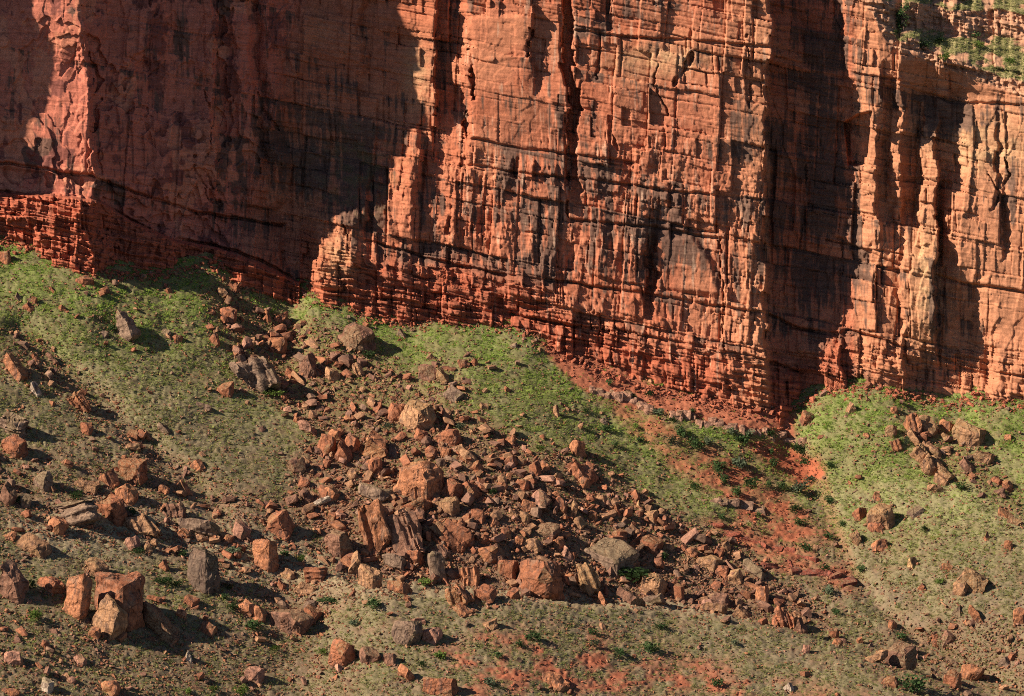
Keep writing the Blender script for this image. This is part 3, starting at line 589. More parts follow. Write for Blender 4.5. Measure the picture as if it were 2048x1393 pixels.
# (zoom region, x centre, y bottom, width, height, kind, colour, roll, patina, short name, label)
B = [
 (7,735,215,150,140,'block','r',4,.5,'the big rust block on the left rubble','big squarish rust block with a small orange stone perched on top'),
 (7,692,76,36,26,'round','o',0,0,None,'small orange stone perched on top of the squarish rust block'),
 (7,600,225,125,100,'wedge','o',-20,.2,None,None),(7,240,250,100,110,'block','g',10,.7,None,None),(7,40,330,95,130,'block','d',8,.5,None,None),(7,140,350,70,80,'block','g',0,.6,None,None),
 (7,420,455,260,160,'layer','g',-18,.8,'the wide grey layered boulder','wide grey boulder with slanting layers in the lower left rubble'),
 (7,620,440,170,180,'block','r',-8,.6,'the five-sided lichen-topped boulder','five-sided rust boulder with a lichen-grey top beside the wide layered boulder'),
 (7,700,320,130,110,'round','o',0,.4,None,None),(7,310,495,120,100,'round','o',0,.3,None,None),
 (7,790,495,225,120,'layer','t',68,.2,'the ribbed pale orange boulder','pale orange boulder ribbed with upright layers at the edge of tan grass'),
 (7,970,400,130,80,'layer','d',12,.4,None,None),(7,910,270,70,50,'block','o',0,.2,None,None),(7,1015,265,115,62,'wedge','o',0,.1,None,None),
 (7,1090,500,260,100,'slab','g',14,.9,'the long purplish slab','long low purplish grey slab sunk in the grass'),
 (7,1020,520,90,60,'block','o',0,.2,None,None),(7,1260,540,90,55,'round','o',0,.2,None,None),(7,1340,525,120,110,'round','p',0,.3,None,None),
 (7,1560,510,175,150,'block','r',-28,.3,'the tilted rust pentagon block','large smooth rust block tilted like a pentagon'),
 (7,1480,690,140,170,'spire','o',2,.1,'the standing orange cube','orange upright cube standing alone on tan grass'),
 (7,1125,810,190,250,'spire','k',3,.75,'the tall lichen-capped tower stone','tall dark tower-like stone with a lichen-grey cap and rust foot'),
 (7,730,575,100,75,'round','p',0,.4,None,None),(7,180,610,200,110,'slab','t',22,.5,None,None),(7,530,725,130,100,'layer','t',24,.4,None,None),
 (7,75,870,165,230,'wedge','d',-20,.5,'the tall wedge at the left edge','tall dark wedge boulder cut by the left edge of the picture'),
 (7,280,820,150,90,'round','r',0,.4,None,None),
 (7,425,965,155,260,'spire','o',8,.2,'the split orange slab','upright split orange slab at the left end of the big cluster'),
 (7,650,1010,290,290,'block','r',2,.3,'the biggest boulder of the lower left cluster','biggest red boulder of the lower left cluster with a flat upright face'),
 (7,595,1082,215,250,'block','t',24,.5,'the leaning tan plate','leaning tan plate of rock at the front of the lower left cluster'),
 (7,890,1070,225,200,'slab','d',42,.5,'the dark leaning slab','dark slab sloping down to the right from the lower left cluster'),
 (7,520,1075,70,65,'round','o',0,.2,None,None),(7,1060,895,90,65,'block','r',0,.2,None,None),(7,1010,960,60,70,'wedge','o',-10,.1,None,None),
 (7,1370,950,110,100,'round','o',20,.1,None,None),(7,1440,980,90,90,'round','o',15,.1,None,None),
 (7,1610,1050,275,150,'block','d',16,.4,'the long dark rust boulder','long dark rust boulder sloping to the right at the edge of tan grass'),
 (7,1740,990,110,100,'block','r',0,.5,None,None),(7,1730,920,90,60,'round','g',0,.5,None,None),(7,1700,830,130,72,'block','t',8,.3,None,None),(7,1760,760,125,85,'layer','r',0,.4,None,None),
 (7,1590,740,110,60,'slab','t',-20,.3,None,None),(7,1565,805,60,60,'block','r',0,.2,None,None),(7,1900,1235,150,145,'block','r',14,.3,'the dark rust block below the tan bench','dark rust block standing below the tan bench in the lower middle left'),
 (7,60,1220,120,75,'round','p',0,.3,None,None),(7,440,1215,80,50,'round','p',0,.3,None,None),(7,255,1375,90,85,'block','w',0,.6,None,'pale grey block at the very bottom left'),
 (7,610,1392,110,80,'round','o',0,.2,None,None),(7,1045,1205,50,70,'wedge','w',0,.2,None,'small chalk-white stone on the dark lower left slope'),
 (7,1410,1320,110,90,'block','p',0,.2,None,None),(7,1160,1055,90,70,'slab','r',0,.3,None,None),(7,250,1130,60,50,'round','r',0,0,None,None),(7,390,1320,70,40,'round','p',0,.3,None,None),
 (7,820,590,60,60,'block','t',0,.4,None,None),(7,855,555,45,40,'round','t',0,.2,None,None),(7,910,695,60,60,'block','o',0,.3,None,None),
 (7,1885,625,150,160,'block','d',-6,.6,'the dark brown block left of the striped twins','dark brown block left of the tall striped twin boulders'),
 (7,1690,230,70,60,'round','r',0,.2,None,None),(7,1840,310,110,80,'block','o',10,.3,None,None),(7,1790,340,105,58,'slab','w',-8,.6,None,None),(7,1850,450,50,85,'spire','r',0,.2,None,None),(7,1645,150,110,85,'block','d',0,.6,None,None),
 (7,1105,140,80,65,'round','o',0,.2,None,None),(7,60,1392,100,45,'round','o',0,.3,None,None),(7,45,520,90,50,'slab','o',0,.3,None,None),(7,860,870,90,40,'slab','r',15,.3,None,None),(7,480,250,140,60,'slab','t',8,.4,None,None),(7,960,600,100,45,'slab','o',0,.2,None,None),
 (4,30,250,60,75,'spire','r',0,.2,None,'red stump-like stone on the grass at the left edge under the cliff'),(4,470,368,105,55,'block','r',0,.3,None,None),(4,580,412,60,42,'block','r',0,.3,None,None),
 (4,715,690,128,185,'wedge','g',-24,.7,'the lone tilted boulder','lone tall tilted boulder on green grass casting a long shadow to the right'),
 (4,985,687,62,46,'block','r',0,.4,None,'small block at the tip of the lone tilted boulder\'s shadow'),(4,920,650,60,40,'slab','g',0,.6,None,None),(4,1195,705,62,72,'block','r',0,.3,None,None),
 (4,1270,565,90,78,'block','r',18,.3,None,None),(4,1490,580,50,80,'spire','o',0,.2,None,None),(4,1560,580,90,70,'slab','r',-12,.4,None,None),(4,1540,742,112,88,'block','o',14,.3,None,None),
 (4,1410,952,265,190,'layer','g',64,.8,'the shaggy grey layered boulder','large shaggy grey boulder with upright layers and a dark front on grass'),
 (4,1310,762,70,60,'block','o',0,.1,None,None),(4,1255,987,92,78,'block','r',-6,.5,'the lone dark rust cube','lone dark rust cube on grass below the shaggy layered boulder'),(4,1135,1062,92,52,'slab','g',26,.8,None,None),(4,915,1200,82,72,'slab','g',36,.9,None,'flat grey slab lying on dry grass in the left middle slope'),
 (4,85,892,145,145,'slab','o',38,.3,'the orange slab near the left edge','orange slab with a dark right side near the left edge'),(4,195,980,70,75,'wedge','w',0,.6,None,None),(4,440,1062,135,105,'layer','o',52,.2,None,None),
 (4,75,1218,155,145,'layer','g',4,.9,'the grey-topped block at the left edge','grey-topped layered block at the left edge above a rust block'),(4,75,1332,150,125,'block','r',-4,.1,'the rust block at the left edge','smooth rust block at the left edge with a shaded underside'),
 (4,480,1200,72,72,'block','r',0,.2,None,None),(4,825,1232,52,58,'wedge','o',0,0,None,None),(4,740,1222,72,50,'slab','o',10,.2,None,None),(4,735,1292,92,46,'slab','t',18,.3,None,None),
 (4,1715,882,130,135,'wedge','d',-16,.4,None,None),(4,1850,902,92,82,'block','t',10,.4,None,None),(4,1660,1132,72,62,'wedge','o',0,.1,None,None),(4,1710,1202,112,82,'slab','p',20,.3,None,None),(4,1862,1242,72,72,'block','o',0,.1,None,None),(4,1815,1312,112,122,'block','r',12,.3,None,None),
 (4,160,512,72,48,'round','r',0,.2,None,None),(4,185,472,42,46,'spire','r',0,.1,None,None),(4,95,452,44,52,'wedge','g',0,.5,None,None),(4,345,512,42,42,'block','r',0,.3,None,None),(4,295,407,52,36,'slab','r',15,.3,None,None),(4,290,802,72,60,'slab','d',24,.5,None,None),(4,200,792,60,50,'slab','r',20,.3,None,None),(4,935,415,44,36,'block','r',0,.2,None,None),
 (4,1235,430,70,50,'round','t',0,.4,None,None),(4,1300,395,70,45,'slab','r',0,.3,None,None),(4,575,655,60,36,'round','g',0,.5,None,None),(4,1905,1350,110,130,'wedge','r',12,.3,None,None),
 (5,90,747,215,168,'layer','d',18,.6,'the long dark-topped block with orange end','long dark-topped block with a bright orange left end on green grass'),(5,340,657,56,48,'wedge','g',0,.6,None,'small grey stone alone on the bright green grass below the cliff'),
 (5,100,872,72,78,'layer','t',60,.2,None,None),(5,40,802,70,62,'block','g',0,.5,None,None),(5,490,902,112,95,'slab','d',30,.5,None,None),(5,580,912,92,85,'slab','t',34,.4,None,None),(5,630,1012,112,82,'slab','g',28,.6,None,None),
 (5,430,1182,195,175,'block','t',16,.9,'the big tan lichen-topped block','big block with a tan lichen-covered sloping top in the upper boulder field'),(5,310,1122,112,95,'block','r',0,.3,None,None),(5,610,1267,152,92,'block','r',-6,.2,'the flat-topped rust block','flat-topped rust block right of the tan lichen-topped block'),
 (5,1205,1097,42,68,'spire','t',-12,.4,None,'lone slender pale orange stone on the green slope under the cliff'),(5,930,962,44,32,'block','o',0,0,None,None),(5,1322,1327,102,102,'block','o',-10,.2,'the orange block at the edge of the boulder field','blunt orange block at the upper right edge of the boulder field'),(5,1470,1142,46,42,'round','g',0,.4,None,None),
 (5,700,1352,132,92,'slab','t',20,.6,None,None),(5,510,1332,82,72,'block','r',0,.3,None,None),(5,585,1322,70,60,'block','o',0,.2,None,None),(5,190,1332,142,152,'wedge','o',-8,.3,None,None),(5,60,1302,90,110,'block','r',10,.3,None,None),(5,195,1392,92,66,'block','o',0,.2,None,None),(5,455,1242,92,75,'block','r',0,.2,None,None),
 (5,690,830,70,50,'slab','r',0,.3,None,None),(5,750,815,50,40,'block','r',0,.2,None,None),(5,965,715,46,34,'slab','g',20,.5,None,None),(5,800,1065,60,45,'block','t',0,.4,None,None),
 (8,440,302,300,205,'block','o',-8,.35,'the great orange overhanging block','great orange block with an overhanging right side in the middle of the boulder field'),(8,400,302,140,132,'block','o',4,.1,None,'lower left step of orange rock under the great overhanging block'),
 (8,195,172,82,108,'block','r',0,.2,None,None),(8,200,312,192,112,'slab','g',4,.8,None,None),(8,625,302,122,122,'block','r',0,.2,None,None),(8,720,302,152,102,'block','r',24,.3,None,None),(8,605,392,132,112,'block','t',-6,.4,'the square tan block','square tan block directly below the great overhanging block'),(8,410,387,200,92,'slab','r',-8,.4,None,None),(8,440,427,62,88,'round','d',0,.2,None,None),
 (8,190,592,175,290,'layer','o',74,.2,'the tall striped boulder','tall striped orange boulder, left of the two striped twins'),(8,365,608,215,255,'layer','d',70,.3,'the dark striped twin','dark striped boulder, right of the two striped twins'),
 (8,610,582,275,182,'layer','r',52,.4,'the slanting striped boulder','wide rust boulder with slanting stripes right of the striped twins'),
 (8,75,717,122,122,'wedge','t',0,.7,None,None),(8,170,792,132,132,'slab','t',30,.7,None,None),(8,310,702,152,102,'slab','g',-6,.9,None,None),(8,400,682,142,102,'slab','r',12,.3,None,None),(8,555,642,142,92,'block','d',0,.4,None,None),
 (8,540,752,112,168,'spire','g',-10,.6,'the upright grey-brown stone','upright grey-brown stone like a gravestone at the front of the boulder field'),
 (8,815,652,142,92,'block','o',12,.2,None,None),(8,885,652,92,112,'slab','d',48,.5,None,None),(8,720,777,122,112,'layer','o',80,.1,'the ribbed orange stump','ribbed orange stump at the front of the boulder field'),(8,940,737,112,102,'block','r',-14,.3,None,None),
 (8,1110,847,265,212,'round','r',0,.2,'the big rounded rust boulder','big rounded rust boulder at the front of the boulder field above the tan bench'),
 (8,1390,842,142,192,'layer','t',66,.8,'the pale upright layered stone','pale tan upright layered stone leaning beside the flat-topped grey boulder'),
 (8,1500,702,315,172,'slab','g',3,1.,'the broad flat-topped grey boulder','broad flat-topped grey boulder with a dark shrub under its right side'),
 (8,1160,527,132,92,'block','d',0,.6,'the dark cube','dark cube with a flat top amid the boulder field'),(8,1215,582,72,78,'block','o',0,.1,None,None),(8,1070,602,132,82,'block','t',6,.3,None,None),(8,1260,637,82,78,'wedge','p',0,.2,None,None),
 (8,660,902,165,132,'layer','o',40,.2,'the twisted layered orange boulder','orange boulder of twisted layers on the tan bench'),(8,810,882,132,102,'wedge','r',-8,.2,None,None),(8,685,947,122,72,'slab','o',14,.2,None,None),(8,965,852,82,62,'wedge','r',0,.2,None,None),
 (8,370,1112,162,145,'round','g',10,.7,'the grey-capped round boulder','grey-capped round boulder on the lower slope beside a pink one'),(8,510,1105,122,98,'round','p',0,0,'the smooth pink boulder','smooth rounded pink boulder beside the grey-capped one'),(8,435,992,82,36,'slab','p',0,.2,None,None),
 (8,330,822,142,72,'slab','o',0,.3,None,None),(8,375,867,42,42,'wedge','o',0,0,None,None),(8,830,1022,92,62,'slab','t',14,.5,None,None),(8,160,1217,122,92,'block','d',6,.3,None,None),(8,280,1222,72,62,'block','d',0,.2,None,None),(8,370,1312,92,92,'slab','o',34,.1,None,None),
 (8,560,1394,195,100,'round','r',-6,.4,'the broad rust boulder at the bottom edge','broad rust boulder cut by the bottom edge of the picture'),(8,1205,1357,155,92,'slab','o',22,.2,'the long orange block on the lower slope','long orange block lying on the lower red slope'),
 (8,1460,882,72,72,'wedge','o',0,0,None,None),(8,1620,887,172,92,'slab','d',4,.7,None,None),(8,1755,892,122,72,'slab','g',0,.6,None,None),(8,1750,832,152,112,'block','t',-8,.3,None,None),(8,1730,592,142,92,'block','r',14,.4,None,None),(8,1560,542,82,82,'block','r',0,.2,None,None),(8,1330,472,82,82,'block','t',-20,.4,None,None),
 (8,1300,402,52,104,'spire','t',0,.2,None,None),(8,1225,382,92,102,'round','r',0,.3,None,None),(8,1045,372,92,72,'wedge','o',0,.1,None,None),(8,1030,442,62,82,'round','t',0,.2,None,None),(8,900,252,72,52,'round','o',0,.1,None,None),
 (8,1340,202,172,112,'wedge','r',8,.4,'the wide rust wedge','wide rust wedge at the upper right edge of the boulder field'),(8,1360,242,82,72,'block','o',0,.1,None,None),(8,1090,172,72,92,'block','r',0,.3,None,None),(8,905,215,52,52,'round','t',0,.1,None,None),(8,1120,342,122,92,'block','p',10,.3,None,None),(8,770,432,82,82,'block','r',0,.3,None,None),(8,860,452,62,52,'block','o',0,.2,None,None),(8,965,412,62,62,'block','t',0,.3,None,None),
 (8,1665,352,62,46,'wedge','y',0,0,None,'small bright yellow-tan stone on the right edge of the boulder field'),(8,1540,392,52,72,'wedge','o',0,.1,None,None),(8,1735,432,82,72,'block','t',0,.3,None,None),(8,1840,460,60,50,'block','t',0,.2,None,None),(8,1410,420,50,60,'block','o',0,.2,None,None),(8,1460,330,60,60,'block','t',0,.3,None,None),(8,1500,400,40,40,'block','o',0,.2,None,None),
 (8,1000,560,60,60,'block','o',0,.2,None,None),(8,920,520,70,60,'round','t',0,.2,None,None),(8,790,550,80,60,'block','r',0,.2,None,None),(8,1140,140,60,60,'block','o',0,.2,None,None),(8,1010,110,60,50,'block','t',0,.2,None,None),(8,1200,200,80,50,'slab','t',0,.3,None,None),(8,760,150,70,70,'block','r',0,.3,None,None),(8,700,90,70,80,'wedge','o',0,.2,None,None),(8,850,100,60,60,'block','o',0,.2,None,None),
 (9,195,692,155,82,'block','t',8,.3,'the large tan block at the field\'s tail','large tan block near the right tail of the boulder field'),(9,345,772,95,85,'block','t',0,.4,None,None),(9,455,742,135,112,'slab','g',28,.8,'the dark grey slab at the field\'s tail','dark grey slab leaning at the right tail of the boulder field'),(9,270,732,72,72,'round','r',0,.2,None,None),(9,100,622,72,62,'block','o',0,.2,None,None),(9,490,882,72,104,'spire','o',-10,.1,None,None),(9,225,932,155,62,'slab','t',4,.4,None,None),(9,240,892,132,72,'slab','d',10,.4,None,None),(9,370,952,122,62,'wedge','t',0,.2,None,None),(9,30,862,62,92,'block','r',0,.3,None,None),
 (9,620,1012,135,122,'layer','r',20,.4,'the striped rust boulder on the crest','striped rust boulder on the crest of the right lower slope'),(9,705,1037,75,82,'wedge','d',0,.3,None,None),(9,890,1072,62,42,'block','r',0,.3,None,None),(9,910,1112,62,44,'block','o',0,.1,None,None),(9,1035,1102,32,42,'wedge','o',0,0,None,None),
 (9,1130,1212,135,72,'slab','t',8,.6,None,None),(9,1270,1242,165,142,'block','d',-4,.6,'the dark angular boulder at lower right','dark angular boulder with a pointed top at lower right'),(9,737,1157,42,52,'round','p',0,0,None,'egg-shaped pink stone on the lower right slope'),
 (9,1375,105,120,130,'layer','t',38,.7,'the long striped outcrop','upper piece of the long striped tan outcrop slanting down the right grassy spur'),(9,1440,165,130,120,'layer','t',34,.8,None,'middle piece of the long striped tan outcrop on the right grassy spur'),(9,1505,215,110,95,'layer','t',28,.6,None,'lower end of the long striped tan outcrop on the right grassy spur'),(9,1350,10,90,110,'slab','t',52,.7,None,'pale slab leaning at the head of the long striped outcrop'),(9,1160,472,155,150,'block','t',-10,.9,'the tan lichen boulder on the spur','tan lichen-covered boulder on the right grassy spur'),(9,1035,412,95,68,'wedge','r',-10,.2,None,None),(9,1130,477,92,62,'block','r',0,.3,None,None),
 (9,1022,552,82,72,'layer','t',64,.2,None,None),(9,1150,592,88,72,'block','o',-8,.1,'the orange block on the spur','bright orange block on the right spur below the lichen boulder'),(9,1330,682,62,62,'wedge','y',10,0,None,'bright cream wedge-shaped stone on the right spur'),
 (9,1665,812,185,122,'layer','t',20,.6,'the broad layered boulder at right','broad layered boulder with a shaded underside on the right slope'),(9,1600,842,92,92,'block','t',0,.5,None,None),(9,1690,997,105,112,'slab','o',50,.4,'the tilted orange slab at right','tilted orange slab casting a shadow to the right on the right slope'),(9,1580,952,62,62,'wedge','g',0,.5,None,None),(9,1925,1002,70,102,'block','o',0,.2,None,'orange block cut by the right edge of the picture'),
 (9,1215,1022,62,52,'block','o',0,.2,None,None),(9,1540,1112,102,82,'block','d',0,.4,None,None),(9,1460,1092,82,62,'round','r',0,.2,None,None),(9,1840,1237,72,62,'block','g',0,.5,None,None),(9,1890,1202,62,52,'block','r',0,.2,None,None),(9,1660,1307,142,92,'block','o',14,.3,None,None),(9,1550,1342,112,92,'block','r',0,.4,None,None),(9,1210,1342,102,62,'round','o',0,.2,None,None),(9,640,1367,72,52,'wedge','w',20,.4,None,'pale stone with a dark end on the red lower slope'),
 (9,1350,392,92,56,'slab','g',0,.5,None,None),(9,1742,527,44,52,'wedge','o',0,0,None,None),(9,1520,692,72,36,'slab','o',0,.1,None,None),(9,1380,807,46,42,'block','r',0,0,None,None),(9,985,217,42,28,'wedge','r',0,.2,None,None),(9,1795,212,72,46,'round','r',0,.2,None,None),(9,1460,262,92,52,'slab','t',0,.3,None,None),(9,1140,302,72,42,'slab','r',0,.3,None,None),(9,1860,245,60,60,'round','o',0,.2,None,None),(9,1900,440,90,40,'slab','t',10,.3,None,None),(9,1850,400,90,50,'slab','o',10,.2,None,None),(9,1630,1000,40,40,'block','o',0,.2,None,None),(9,1640,150,90,90,'slab','d',10,.5,None,None),(9,1750,100,80,70,'block','t',10,.3,None,None),(9,1865,575,50,50,'block','o',0,.2,None,None),
 (6,1650,1272,185,155,'slab','t',8,1.,'the flat-topped boulder on the spur','flat-topped tan boulder overhanging its shadow on the right grassy spur'),(6,1330,1212,95,135,'layer','o',78,.3,'the split orange stack','split orange stack of upright blocks on the right grassy spur'),(6,1415,1202,115,105,'slab','t',16,.6,None,None),(6,990,1082,55,64,'wedge','t',12,.4,None,'pointed tan stone near the top of the right grassy knoll'),(6,1210,1212,65,72,'block','t',0,.4,None,None),(6,1075,1222,52,34,'round','o',0,0,None,None),(6,1245,1292,85,72,'layer','o',70,.2,None,None),(6,1520,1182,85,62,'block','o',0,.3,None,None),(6,1720,1362,112,82,'layer','t',14,.3,None,None),(6,1862,1232,48,38,'block','o',0,.2,None,None),(6,1225,1082,44,42,'round','o',0,.2,None,None),(6,745,1142,85,75,'block','r',0,.2,None,None),(6,1510,1237,62,52,'block','t',0,.3,None,None),(6,1440,1330,120,100,'slab','t',30,.6,None,None),
]
rng = random.Random(11)
things = []
def px(reg, X, Y): return REG[reg][0] + X / ZF, REG[reg][1] + Y / ZF
KN = {'block': 'angular block', 'slab': 'flat slab', 'spire': 'upright stone', 'wedge': 'pointed rock', 'round': 'rounded boulder', 'layer': 'layered boulder'}
CN = {'o': 'orange', 'r': 'rust', 't': 'tan', 'g': 'grey', 'd': 'dark brown', 'p': 'pinkish', 'w': 'pale', 'y': 'yellow-tan'}
ROCKS = []
for t in B:
    u, v = px(t[0], t[1], t[2]); ROCKS.append([u, v, t[3] / ZF, t[4] / ZF] + list(t[5:]))
# more of the field's blocks, between those
tries = 0
while len(ROCKS) < 296 and tries < 9000:
    tries += 1
    u = rng.uniform(430, 1700); v = rng.uniform(590, 1270)
    if rng.random() > float(poly(np.array([u]), np.array([v]), FIELD, 8)[0]): continue
    if any(abs(u - r[0]) < (r[2] + 20) / 2 and -16 < r[1] - v + 8 < r[3] + 12 for r in ROCKS): continue
    k = rng.choice(['block', 'block', 'block', 'wedge', 'slab', 'round', 'spire'])
    wd_ = rng.uniform(20, 32); ROCKS.append([u, v, wd_, wd_ * rng.uniform(.65, 1.05), k, rng.choice('oorrttpd'), rng.uniform(-25, 25), rng.uniform(0, .5), None, None])
LAND = [(r[0], r[1] - r[3] / 2, r[8]) for r in ROCKS if r[8]]
TAKEN = set()
def where(u, v, lead, lands=LAND):
    """A label that singles a thing out by the landmark next to it."""
    near = sorted(lands, key=lambda q: (q[0] - u) ** 2 + (q[1] - v) ** 2)
    for q in near[:14]:
        dx, dy = u - q[0], v - q[1]; d = math.hypot(dx, dy)
        a = math.degrees(math.atan2(dy, dx))
        ds = ['right of', 'below and right of', 'below', 'below and left of', 'left of', 'above and left of', 'above', 'above and right of'][int(round(a / 45)) % 8]
        ad = 'just ' if d < 55 else '' if d < 130 else 'well '
        lb = '%s %s%s %s' % (lead, ad, ds, q[2])
        if lb not in TAKEN and len(lb.split()) <= 16: return lb
    return lb
for r in ROCKS:
    if r[9]: TAKEN.add(r[9])
for i, (u, v, wp, hp, kind, col, roll, pat, short, label) in enumerate(ROCKS):
    yg = float(ground(np.array([u]), np.array([v]))[0])
    sc = S * (yg + D) / D
    W, H = wp * sc * 1.04, hp * sc
    Dp = {'slab': .9, 'layer': .75}.get(kind, .85) * min(W, 1.3 * H) * 1.0
    p = P(u, v, yg)
    sink = .22 * H + .25
    rg = random.Random(i * 7 + 3)
    yaw = rg.uniform(14, 40) * (-1 if wp > 45 else rg.choice((-1, -1, -1, 1))) if kind not in ('layer',) else rg.uniform(-30, 5)
    big = wp > 45
    if not label and kind != 'layer': roll += rg.uniform(-32, 32)
    me = rock_mesh(100 + i, kind, W, Dp, H + sink, roll, yaw, .20 if big else .30, pat, 3600 if big else 600)
    o = bpy.data.objects.new('boulder', me); COL.objects.link(o)
    o.location = (p[0], p[1] - .1 * Dp, p[2] - sink)
    bl = 0. if col in 'tgwyk' else .28
    c = ((1 - bl) * np.array(RC[col]) + bl * np.array((.33, .155, .088))) * rg.uniform(.8, 1.12); o.color = (*c, 1)
    if not label:
        sz = 'big' if wp > 48 else 'mid-sized' if wp > 30 else 'small'
        label = where(u, v - hp / 2, '%s %s %s' % (sz, CN[col], KN[kind]))
    TAKEN.add(label)
    o['label'] = label; o['category'] = 'boulder'; o['group'] = 'boulders fallen on the slope below the cliff'

# rock ledges cropping out in the gully: each block a part
def ledge(name, label, path, bw, bh, col, seed, jitter=2.):
    rg = random.Random(seed); root = bpy.data.objects.new(name, None); COL.objects.link(root)
    root['label'] = label; root['category'] = 'rock ledge'
    xs = [p[0] for p in path]; ys = [p[1] for p in path]
    u = xs[0]; first = None
    while u < xs[-1]:
        wp = bw * rg.uniform(.6, 1.5); hp = bh * rg.uniform(.65, 1.15)
        v = np.interp(u + wp / 2, xs, ys) + rg.uniform(-jitter, jitter)
        yg = float(ground(np.array([u + wp / 2]), np.array([v]))[0]); p = P(u + wp / 2, v, yg); sc = S * (yg + D) / D
        if first is None: first = p; root.location = p
        me = rock_mesh(seed * 31 + int(u), 'block' if seed < 6 else rg.choice(('slab', 'layer')), wp * sc * 1.1, bw * sc * 1.3, hp * sc + .6, rg.uniform(-6, 12), rg.uniform(-20, 20), .4, .25, 250)
        o = bpy.data.objects.new('rock_block', me); COL.objects.link(o); o.parent = root
        o.location = (p[0] - first[0], p[1] - first[1], p[2] - first[2] - .5); o.color = (*(np.array(col) * rg.uniform(.85, 1.15)), 1)
        u += wp * rg.uniform(.5, .95)
ledge('rock_ledge', 'short pale pinkish ledge of small blocks under the red slope', [(1178, 790), (1230, 800), (1275, 812), (1300, 830)], 17, 17, (.40, .215, .145), 3, 4)
ledge('rock_ledge', 'long pale pinkish ledge of columnar blocks crossing the head of the gully', [(1338, 838), (1400, 852), (1470, 864), (1530, 876), (1580, 886), (1610, 894)], 19, 19, (.42, .225, .15), 5, 5)
ledge('rock_ledge', 'low brown ledge of flat blocks left of the gully', [(1388, 1002), (1430, 1008), (1480, 1016), (1515, 1024)], 34, 15, (.32, .19, .13), 7, 5)
ledge('rock_ledge', 'upper dark red ledge on the left flank of the gully', [(1420, 1060), (1480, 1075), (1550, 1095), (1610, 1118)], 30, 11, (.31, .09, .055), 9, 9)
ledge('rock_ledge', 'lower dark red ledge beside the gully bed', [(1520, 1130), (1590, 1145), (1640, 1155), (1700, 1170)], 36, 14, (.26, .08, .052), 11, 10)

# ------------------------------------------------------------------ scattered small things as instances
proto = bpy.data.collections.new('prototypes')
def scatter(name, label, pts, rot, scl, tone, idx, coll, cat, material=None):
    me = bpy.data.meshes.new(name); me.vertices.add(len(pts)); me.vertices.foreach_set('co', pts.astype(np.float32).ravel())
    for nm, ty, a in (('rot', 'FLOAT_VECTOR', rot), ('scl', 'FLOAT_VECTOR', scl)):
        x = me.attributes.new(nm, ty, 'POINT'); x.data.foreach_set('vector', a.astype(np.float32).ravel())
    x = me.attributes.new('tone', 'FLOAT_COLOR', 'POINT'); x.data.foreach_set('color', np.hstack([tone, np.ones((len(tone), 1))]).astype(np.float32).ravel())
    x = me.attributes.new('pick', 'INT', 'POINT'); x.data.foreach_set('value', idx.astype(np.int32))
    o = bpy.data.objects.new(name, me); COL.objects.link(o)
    g = bpy.data.node_groups.new(name, 'GeometryNodeTree')
    g.interface.new_socket('Geometry', in_out='INPUT', socket_type='NodeSocketGeometry'); g.interface.new_socket('Geometry', in_out='OUTPUT', socket_type='NodeSocketGeometry')
    N = g.nodes; L = g.links
    gi = N.new('NodeGroupInput'); go = N.new('NodeGroupOutput'); io = N.new('GeometryNodeInstanceOnPoints'); ci = N.new('GeometryNodeCollectionInfo')
    ci.inputs['Collection'].default_value = coll; ci.inputs['Separate Children'].default_value = True; ci.inputs['Reset Children'].default_value = True
    io.inputs['Pick Instance'].default_value = True
    def na(nm, ty):
        x = N.new('GeometryNodeInputNamedAttribute'); x.data_type = ty; x.inputs[0].default_value = nm; return x.outputs[0]
    L.new(gi.outputs[0], io.inputs['Points']); L.new(ci.outputs[0], io.inputs['Instance'])
    L.new(na('pick', 'INT'), io.inputs['Instance Index']); L.new(na('rot', 'FLOAT_VECTOR'), io.inputs['Rotation']); L.new(na('scl', 'FLOAT_VECTOR'), io.inputs['Scale'])
    L.new(io.outputs[0], go.inputs[0])
    md = o.modifiers.new('scatter', 'NODES'); md.node_group = g
    o['kind'] = 'stuff'; o['label'] = label; o['category'] = cat
    return o
R = np.random.default_rng(5)
cr = bpy.data.collections.new('rubble_prototypes')
for k in range(16):
    me = rock_mesh(900 + k, ['block', 'block', 'wedge', 'slab', 'block', 'round'][k % 6], 1, .85, .8, R.uniform(-30, 30), R.uniform(0, 90), .45, 0, 90)
    for q in me.polygons: q.material_index = 0
    me.materials.clear(); me.materials.append(MAT_RUBBLE)
    o = bpy.data.objects.new('rubble_rock_%02d' % k, me); cr.objects.link(o)
def sample(n, lo=-40, hi=2090):
    u = R.uniform(lo, hi, n); v = R.uniform(450, 1420, n); m = v > vbase(u) - 32
    return u[m], v[m]
u, v = sample(90000)
rub, red, green, dry, veg = cover(u, v)
clump = sstep(-.1, .45, fbm(u / 38, v / 26, 511, 3))
patchy = sstep(-.35, .25, fbm(u / 55, v / 40, 515, 3))
foot_d = np.exp(-((v - vbase(u) - 4) / 9) ** 2)
dens = .62 * rub ** 1.3 * (.3 + .7 * patchy) + .05 * clump + .016 + .33 * foot_d
keep = R.random(len(u)) < dens
u, v, rub, red = u[keep], v[keep], rub[keep], red[keep]
sp = np.clip(2.7 * (1 - R.random(len(u))) ** -.62, 2.4, 18) * (.75 + .5 * rub)
ua, va = sample(240000); ra, rda, _, _, _ = cover(ua, va)
ka = R.random(len(ua)) < .09 + .55 * ra + .14 * sstep(-.1, .4, fbm(ua / 30, va / 22, 517, 3))
u = np.concatenate([u, ua[ka]]); v = np.concatenate([v, va[ka]]); rub = np.concatenate([rub, ra[ka]]); red = np.concatenate([red, rda[ka]])
sp = np.concatenate([sp, R.uniform(1.6, 5.0, ka.sum())])
